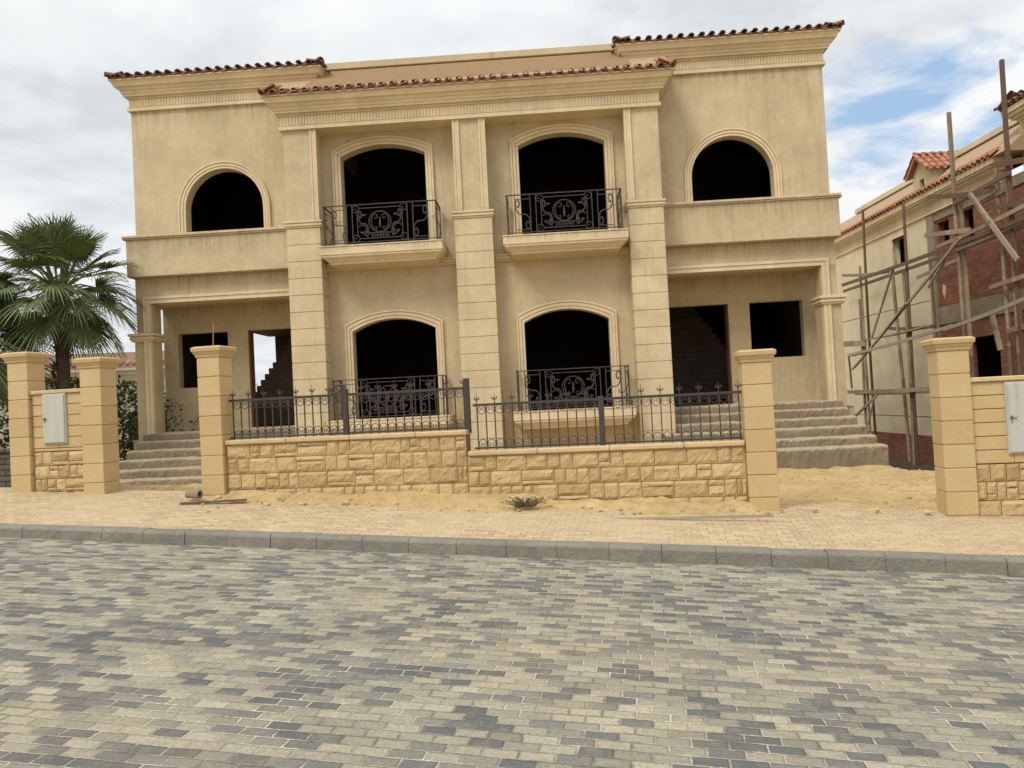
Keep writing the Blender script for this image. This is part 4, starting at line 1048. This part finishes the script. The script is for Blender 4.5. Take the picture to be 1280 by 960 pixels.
# ------------------------------------------------------------------ small things
mb = MB()
for i, a in enumerate((0,)):
    n = 14; L = .20; vs = []; fs = []
    for k, (x, r) in enumerate(((-L/2, .048), (L/2-.06, .048), (L/2-.055, .058), (L/2, .058), (L/2, .040), (-L/2, .036))):
        for q in range(n): t = 2*PI*q/n; vs.append((x, r*math.cos(t), .042+r*math.sin(t)))
    for k in range(6):
        for q in range(n): fs.append((k*n+q, k*n+(q+1) % n, ((k+1) % 6)*n+(q+1) % n, ((k+1) % 6)*n+q))
    mb.add(vs, fs)
tag(mb.build('pipe', 'grey_pipe', None, (-3.33, -6.72, .60), -.25, smooth=False), 'short broken grey pipe piece lying at the foot of a pillar', 'pipe')
mb = MB(); mb.tube([(-.015, 0, -.14), (.0, 0, .12), (.012, 0, .33)], .007, 6)
tag(mb.build('reinforcing_rod', 'rust', None, tuple(sp(-3.19, .14, 2.63))), 'thin orange rusty rod sticking up from a pillar cap', 'rod')
def stone(name, label, loc, r, seed, group=None):
    bm = bmesh.new(); bmesh.ops.create_icosphere(bm, subdivisions=2, radius=r)
    for v in bm.verts: v.co *= 1+.45*fbm(v.co.x/r+seed, v.co.y/r, v.co.z/r); v.co.z *= .6
    me = D.meshes.new(name); bm.to_mesh(me); bm.free(); me.materials.append(M['rough_stone']); o = D.objects.new(name, me); COL.objects.link(o); o.location = loc
    return tag(o, label, 'stone', group)
for i, (s, o, r) in enumerate(((-3.05, -.12, .05), (-3.42, -.06, .06), (-2.9, -.22, .035), (-2.2, -.4, .04), (-1.75, -.33, .05), (-1.2, -.25, .045), (-.55, -.2, .05), (.15, -.24, .04), (1.9, -.2, .035), (2.8, -.16, .03), (4.5, -.02, .03), (5.2, .05, .035), (5.72, .0, .04))):
    q = min(0, o)
    stone('stone', 'small sandy stone lying in the sand at the foot of the walls', tuple(sp(s, o, zf(s)+.06*q+.03*(1+o*2)+.005)), r, i*3.1, 'loose stones along the wall foot')
mb = MB(); mb.box(-.42, .42, -.03, .03, 0, .025)
tag(mb.build('batten', 'wood_dark', None, tuple(sp(-2.95, -.40, zf(-2.95)-.012)), A+.22), 'short dark wooden batten lying on the sidewalk near a pillar foot', 'plank')
mb = MB(); mb.box(-1.2, 1.2, -.012, .012, 0, .03)
tag(mb.build('batten', 'wood_pale', None, tuple(sp(2.75, -.62, zf(2.75)-.035)), A+.008), 'long thin wooden batten along the sand edge below the right end of the stone wall', 'plank')
mb = MB(); mb.box(-.10, .10, -.05, .05, 0, .02)
tag(mb.build('wood_scrap', 'wood_dark', None, tuple(sp(-6.05, -.75, zf(-6)-.035)), A+.3), 'small dark wooden scrap lying on the sidewalk by the left gate wall', 'scrap')
# loose clods and gravel lying on the sand
rg = random.Random(12); mb = MB(); cnt = 0
bm0 = bmesh.new(); bmesh.ops.create_icosphere(bm0, subdivisions=1, radius=1); icov = [v.co.copy() for v in bm0.verts]; icof = [tuple(v.index for v in f.verts) for f in bm0.faces]; bm0.free()
while cnt < 620:
    z_ = rg.random()
    if z_ < .55: x, y = rg.uniform(3.9, 8.2), rg.uniform(-7.7, -2.0)
    elif z_ < .75: x, y = rg.uniform(-5.0, -3.0), rg.uniform(-6.3, -2.5)
    else:
        s_ = rg.uniform(-3.2, 4.2); p_ = sp(s_, -abs(rg.gauss(0, .28))-.05); x, y = p_.x, p_.y
    s_, o_ = to_s(x, y)
    if z_ >= .55 and z_ < .75 and o_ < .15: continue
    if z_ < .55 and o_ < .02: continue
    zg = ground_h(x, y) if z_ < .75 else zf(s_)+.06*o_+.045*max(0, 1+o_*2.2)
    r = .008+.022*rg.random()**3; q = rg.random()*9
    mb.add([(x+v.x*r*(1+.5*fbm(v.x+q, v.y)), y+v.y*r*1.1, zg+r*.25+v.z*r*.7*(1+.4*fbm(v.z, q))) for v in icov], icof); cnt += 1
structure(mb.build('gravel', 'rough_stone', fixn=False), 'stuff', 'scattered small clods and gravel on the yellow sand')
def weed(label, loc, n, R, h, seed):
    rnd = random.Random(seed); t = empty('weed', label, 'weed', loc); mb = MB()
    for i in range(n):
        a = rnd.random()*2*PI; l = R*rnd.uniform(.4, 1); p0 = Vector((rnd.uniform(-.5, .5)*R*1.2, rnd.uniform(-.2, .2)*R, 0)); d = Vector((math.cos(a)*1.3, math.sin(a)*.6, 0)); hh = h*rnd.uniform(.3, 1)
        pts = [p0, p0+d*l*.4+Vector((0,0,hh*.7)), p0+d*l*.9+Vector((0,0,hh))]
        mb.tube(pts, .004, 3, .002)
        for q in range(7):
            c = pts[1].lerp(pts[2], rnd.random()) if q > 2 else pts[0].lerp(pts[1], rnd.random()); e = Vector((rnd.gauss(0,1), rnd.gauss(0,1), rnd.gauss(.4,.6))).normalized()*rnd.uniform(.015, .045); s = e.orthogonal().normalized()*.007
            mb.add([c, c+e*.5+s, c+e, c+e*.5-s], [(0,1,2,3)])
    mb.build('foliage', 'dry_plant', t, fixn=False); return t
weed('scraggly grey-green weed growing in the sand in front of the stone wall', tuple(sp(1.12, -.30, zf(1.12)+.02)), 60, .20, .13, 4)
weed('thin wispy weed growing behind the left run of iron fence', tuple(sp(-1.85, 1.2, .95)), 46, .35, .62, 6)

# ------------------------------------------------------------------ camera
C = Vector((1.37876, -16.65775, 1.65))
f = Vector((-.0421744, .9988266, .0238077)); r = Vector((.9977845, .0433337, -.0504798)); u = Vector((.0514522, -.0216260, .9984413))
cd = D.cameras.new('camera'); cam = D.objects.new('camera', cd); COL.objects.link(cam)
cam.matrix_world = Matrix(((r.x, u.x, -f.x, C.x), (r.y, u.y, -f.y, C.y), (r.z, u.z, -f.z, C.z), (0, 0, 0, 1)))
cd.sensor_width = 36; cd.lens = 36*953.3167/1280; cd.clip_end = 3000; cd.clip_start = .05
scene.camera = cam

# ------------------------------------------------------------------ light and sky
sun_el, sun_az = math.radians(50), math.radians(-38)      # azimuth measured from -Y (behind the camera), negative = left
sd3 = Vector((math.sin(sun_az)*math.cos(sun_el), -math.cos(sun_az)*math.cos(sun_el), math.sin(sun_el)))   # towards the sun
sl = D.lights.new('sun', 'SUN'); so = D.objects.new('sun', sl); COL.objects.link(so)
sl.energy = 2.25; sl.angle = math.radians(35); sl.color = (1, .93, .82)
so.rotation_euler = sd3.to_track_quat('Z', 'Y').to_euler(); sl.angle = math.radians(22); so.location = (-8, -20, 20)
w = D.worlds.new('World'); scene.world = w; w.use_nodes = True; t = w.node_tree; t.nodes.clear(); k = NT(t)
out = k.n('ShaderNodeOutputWorld'); bg = k.n('ShaderNodeBackground'); t.links.new(bg.outputs[0], out.inputs[0])
tc = k.n('ShaderNodeTexCoord'); dirv = tc.outputs['Generated']
sky = k.n('ShaderNodeTexSky', sky_type='NISHITA', sun_disc=False); sky.sun_elevation = sun_el; sky.sun_rotation = math.atan2(sd3.x, sd3.y)
sky.air_density = 1.2; sky.dust_density = .6
sep = k.n('ShaderNodeSeparateXYZ'); k.set(sep, 0, dirv)
zz = k.math('MAXIMUM', sep.outputs[2], .02)
# clouds on a flat layer: project the direction on a plane overhead
inv = k.math('DIVIDE', 1.0, k.math('ADD', zz, .18))
pv = k.n('ShaderNodeVectorMath', operation='SCALE'); k.set(pv, 0, dirv); k.set(pv, 'Scale', inv)
flat = k.map(pv.outputs[0], (1, 1, .25), (3.7, 1.2, 0))
n1 = k.noise(flat, 1.15, 7, .56, .25); n2 = k.noise(k.map(flat, loc=(9, 4, 2)), 2.6, 7, .58, .3); n3 = k.noise(k.map(flat, loc=(2, 8, 5)), .55, 4, .5)
cb = k.ramp(n1, [(.28, (.96, .97, .98)), (.42, (.86, .885, .90)), (.52, (.68, .715, .745)), (.60, (.74, .77, .80)), (.70, (.95, .96, .97))])
cb = k.mix(k.rng(n2, .45, .66, 0, .85), cb, (.97, .98, .985))
hor = k.rng(sep.outputs[2], 0, .25, .35, 0); cb = k.mix(hor, cb, (.90, .92, .94))
# a break in the clouds to the right
vp = k.n('ShaderNodeVectorMath', operation='DOT_PRODUCT'); nv = k.n('ShaderNodeVectorMath', operation='NORMALIZE'); k.set(nv, 0, dirv); k.set(vp, 0, nv.outputs[0]); vp.inputs[1].default_value = Vector((.452, .852, .255)).normalized()
br = k.math('ADD', k.rng(vp.outputs['Value'], .984, .999, 0, .42), k.math('MULTIPLY', k.math('SUBTRACT', n2, .5), -2.6))
brm = k.math('MULTIPLY', k.rng(br, .22, .60, 0, 1), k.rng(vp.outputs['Value'], .980, .993, 0, 1))
skc = k.n('ShaderNodeVectorMath', operation='SCALE'); k.set(skc, 0, sky.outputs[0]); skc.inputs['Scale'].default_value = 1.0
STR = .12
cl_ = k.n('ShaderNodeVectorMath', operation='SCALE'); k.set(cl_, 0, cb)
k.set(cl_, 'Scale', k.math('DIVIDE', k.rng(sep.outputs[2], .42, .95, 1.0, 1.55), STR))
blue = k.mix(.75, skc.outputs[0], mul((.42, .62, .88), 1/STR))
colr = k.mix(brm, cl_.outputs[0], blue)
k.set(bg, 'Color', colr); bg.inputs['Strength'].default_value = STR

scene.view_settings.view_transform = 'Standard'; scene.view_settings.look = 'None'; scene.view_settings.exposure = 0
scene.render.engine = 'CYCLES'
scene.render.resolution_x = 1024; scene.render.resolution_y = 768
